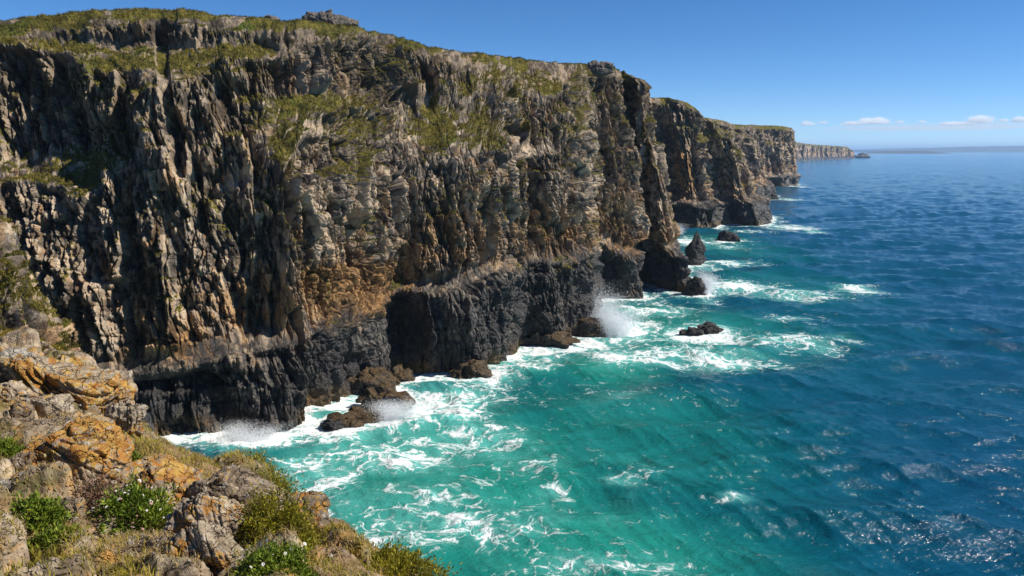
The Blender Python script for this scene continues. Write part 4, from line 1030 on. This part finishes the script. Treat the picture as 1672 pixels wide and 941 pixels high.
# ------------------------------------------------------------------ spray
M_spr = NT('spray_droplets'); 
_a = M_spr.n('BsdfDiffuse', {'Color': (.9, .92, .94)}); _b = M_spr.n('BsdfTranslucent', {'Color': (.9, .92, .94)}); _m = M_spr.n('MixShader', {0: .5, 1: _a.outputs[0], 2: _b.outputs[0]}); M_spr.t.links.new(_m.outputs[0], M_spr.out.inputs[0]); M_spr = M_spr.m
def spray(px, py, w, h, n, seed, label, size=.065, lean=.1):
    r = np.random.default_rng(seed); D = seaD(py); W, H = w * D / FP, h * D / FP; c = B(px, py)
    k = r.integers(0, 14, n); jet = r.normal(size=(14, 3)); top = r.uniform(.35, 1.0, 14)
    t = r.random(n) ** 1.6
    x = W * (.16 * jet[k, 0] + t * .10 * jet[k, 1] + r.normal(size=n) * (.06 + .13 * t)) + lean * H * t
    y = W * (.14 * jet[k, 2] + r.normal(size=n) * (.06 + .10 * t)); z = H * t * top[k] + r.normal(size=n) * .04 * H
    pos = np.stack([c[0] + x, c[1] + y, np.maximum(z, -.2)], 1)
    d1 = r.normal(size=(n, 3)); d2 = r.normal(size=(n, 3)); s_ = (size * r.uniform(.4, 1.3, n))[:, None]
    v = np.stack([pos, pos + d1 * s_, pos + d2 * s_], 1).reshape(-1, 3)
    o = mesh_obj('sea_spray', v, np.arange(3 * n).reshape(n, 3), M_spr, smooth=False); tag(o, label, 'spray', kind='stuff')
spray(992, 545, 80, 78, 120000, 301, 'tall white burst of spray where a wave hits the corner of the main cliff')
spray(1148, 480, 44, 44, 40000, 302, 'small white burst of spray at the toe of the second headland', .08)
spray(645, 685, 76, 40, 45000, 303, 'white water bursting against the weedy boulders in the cove', .05)
spray(412, 712, 120, 26, 45000, 304, 'low white spray along the inner foot of the cliff', .045)
spray(1102, 382, 34, 18, 12000, 305, 'low white spray in the bay under the third headland', .11)

# ------------------------------------------------------------------ far haze and clouds
def box_obj(name, lo, hi, mat):
    v = np.array([(x, y, z) for x in (lo[0], hi[0]) for y in (lo[1], hi[1]) for z in (lo[2], hi[2])], float)
    f = np.array([(0, 1, 3, 2), (4, 6, 7, 5), (0, 4, 5, 1), (2, 3, 7, 6), (0, 2, 6, 4), (1, 5, 7, 3)])
    return mesh_obj(name, v, f, mat, smooth=False)
t_ = NT('haze_air'); _v = t_.n('VolumePrincipled', {'Color': (.50, .72, 1.0), 'Density': 5e-5, 'Anisotropy': 0.0}); t_.t.links.new(_v.outputs[0], t_.out.inputs[1])
tag(box_obj('haze', (-62000, -62000, -6), (62000, 62000, CAMZ + 190), t_.m), kind='stuff')

def mat_cloud(den):
    t = NT('cloud_vapour'); p = t.pos(); q = t.obj()
    r = t.vmath('LENGTH', q); L = t.t.nodes[-1].outputs['Value'] if False else None
    ln = t.n('VectorMath', {0: q}, operation='LENGTH').outputs['Value']
    n = t.noise(p, .006, 5, .62)
    d = t.mul(t.step(.42, .62, t.add(n, t.mul(t.sub(.75, ln), .5))), den)
    v = t.n('VolumeScatter', {'Color': (1, 1, 1), 'Density': d, 'Anisotropy': .2}); t.t.links.new(v.outputs[0], t.out.inputs[1]); return t.m
MCl = mat_cloud(.009); MCs = mat_cloud(.0003)
def cloud(px, py, w, h, seed, label, mat, D=17000, n=7):
    r = np.random.default_rng(seed); c = P(px, py, D); W, H = w * D / FP, h * D / FP
    v0, f0 = ICO[3]; k = 1 + .30 * fbm3(v0[:, 0] * 1.7, v0[:, 1] * 1.7, v0[:, 2] * 1.7, 3, seed)
    p = v0 * k[:, None]; p[:, 2] = np.where(p[:, 2] < -.25, -.25 + (p[:, 2] + .25) * .2, p[:, 2])
    o = mesh_obj('cumulus_cloud', p, f0, mat); o.scale = (W / 2, W / 2 * .8, H * .68); o.location = c; tag(o, label, 'cloud', 'clouds low over the horizon')
for i, (px, py, w, h, lab) in enumerate([(1318, 203, 34, 9, 'small white cloud just right of the promontory top'), (1344, 201, 20, 8, 'second small white cloud right of the promontory'), (1428, 199, 62, 15, 'largest white cumulus above the distant headland tip'), (1392, 203, 44, 9, 'low cloud trailing left of the largest cumulus'),
        (1470, 200, 20, 7, 'lone small puff right of the largest cumulus'), (1506, 200, 18, 6, 'tiny puff midway to the right edge'), (1565, 203, 70, 8, 'long thin cloud left of the right-hand cumulus'), (1602, 197, 52, 15, 'white cumulus near the right edge above the coast'),
        (1640, 197, 22, 8, 'small puff beside the cumulus near the right edge'), (1668, 196, 40, 13, 'cumulus cut by the right edge of the photo')]):
    cloud(px, py, w, h, 400 + i, lab, MCl)
for i, (px, py, w, h, lab) in enumerate([(1500, 210, 420, 12, 'faint flat cloud bank beneath the row of cumulus'), (1620, 205, 200, 14, 'faint flat cloud bank at the right edge')]):
    cloud(px, py, w, h, 430 + i, lab, MCs, D=19500)
build_sea()
MF = mat_far()
far_ridge('low_island', 1412, 1528, 11000, [(1412, 2), (1430, 30), (1450, 42), (1490, 42), (1510, 20), (1528, 2)], 500, 31, MF)
far_ridge('distant_coast', 1380, 1900, 21000, [(1380, 50), (1470, 90), (1540, 120), (1600, 140), (1672, 155), (1800, 150), (1900, 100)], 2500, 33, MF)
# ------------------------------------------------------------------ sky, sun, camera, render settings
SUN_EL, SUN_AZ = R(43), R(95)         # azimuth clockwise from +Y (the viewing direction)
SC.world = bpy.data.worlds.new('World'); SC.world.use_nodes = True
wt = SC.world.node_tree; wt.nodes.clear()
sky = wt.nodes.new('ShaderNodeTexSky'); sky.sky_type = 'NISHITA'; sky.sun_disc = False
sky.sun_elevation = SUN_EL; sky.sun_rotation = SUN_AZ; sky.altitude = 50; sky.air_density = 0.5; sky.dust_density = 0.0; sky.ozone_density = 4.5
bg = wt.nodes.new('ShaderNodeBackground'); bg.inputs[1].default_value = 0.08
wo = wt.nodes.new('ShaderNodeOutputWorld'); hs = wt.nodes.new('ShaderNodeHueSaturation'); hs.inputs['Saturation'].default_value = 1.2; hs.inputs['Value'].default_value = 1.22
wt.links.new(sky.outputs[0], hs.inputs['Color']); wt.links.new(hs.outputs[0], bg.inputs[0]); wt.links.new(bg.outputs[0], wo.inputs[0])
sd = bpy.data.lights.new('sun', 'SUN'); sd.energy = 4.8; sd.angle = R(0.53); sd.color = (1, 0.93, 0.82)
so = bpy.data.objects.new('sun', sd); COL.objects.link(so)
sv = Vector((math.sin(SUN_AZ) * math.cos(SUN_EL), math.cos(SUN_AZ) * math.cos(SUN_EL), math.sin(SUN_EL)))
so.rotation_euler = sv.to_track_quat('Z', 'Y').to_euler(); so.location = sv * 300
cd = bpy.data.cameras.new('camera'); cd.sensor_width = 36; cd.lens = FP / 1672 * 36; cd.clip_start = 0.05; cd.clip_end = 120000
co = bpy.data.objects.new('camera', cd); COL.objects.link(co); co.location = (0, 0, CAMZ); co.rotation_euler = (R(90) - PITCH, 0, 0)
SC.camera = co
SC.render.engine = 'CYCLES'
SC.view_settings.view_transform = 'Standard'; SC.view_settings.look = 'None'; SC.view_settings.exposure = 0.5; SC.view_settings.gamma = 1
SC.cycles.max_bounces = 12; SC.cycles.diffuse_bounces = 3; SC.cycles.glossy_bounces = 2; SC.cycles.transparent_max_bounces = 8; SC.cycles.volume_bounces = 10
SC.cycles.use_adaptive_sampling = True; SC.cycles.adaptive_threshold = 0.01
SC.cycles.caustics_reflective = False; SC.cycles.caustics_refractive = False
SC.render.use_persistent_data = False
SC.cycles.use_denoising = True
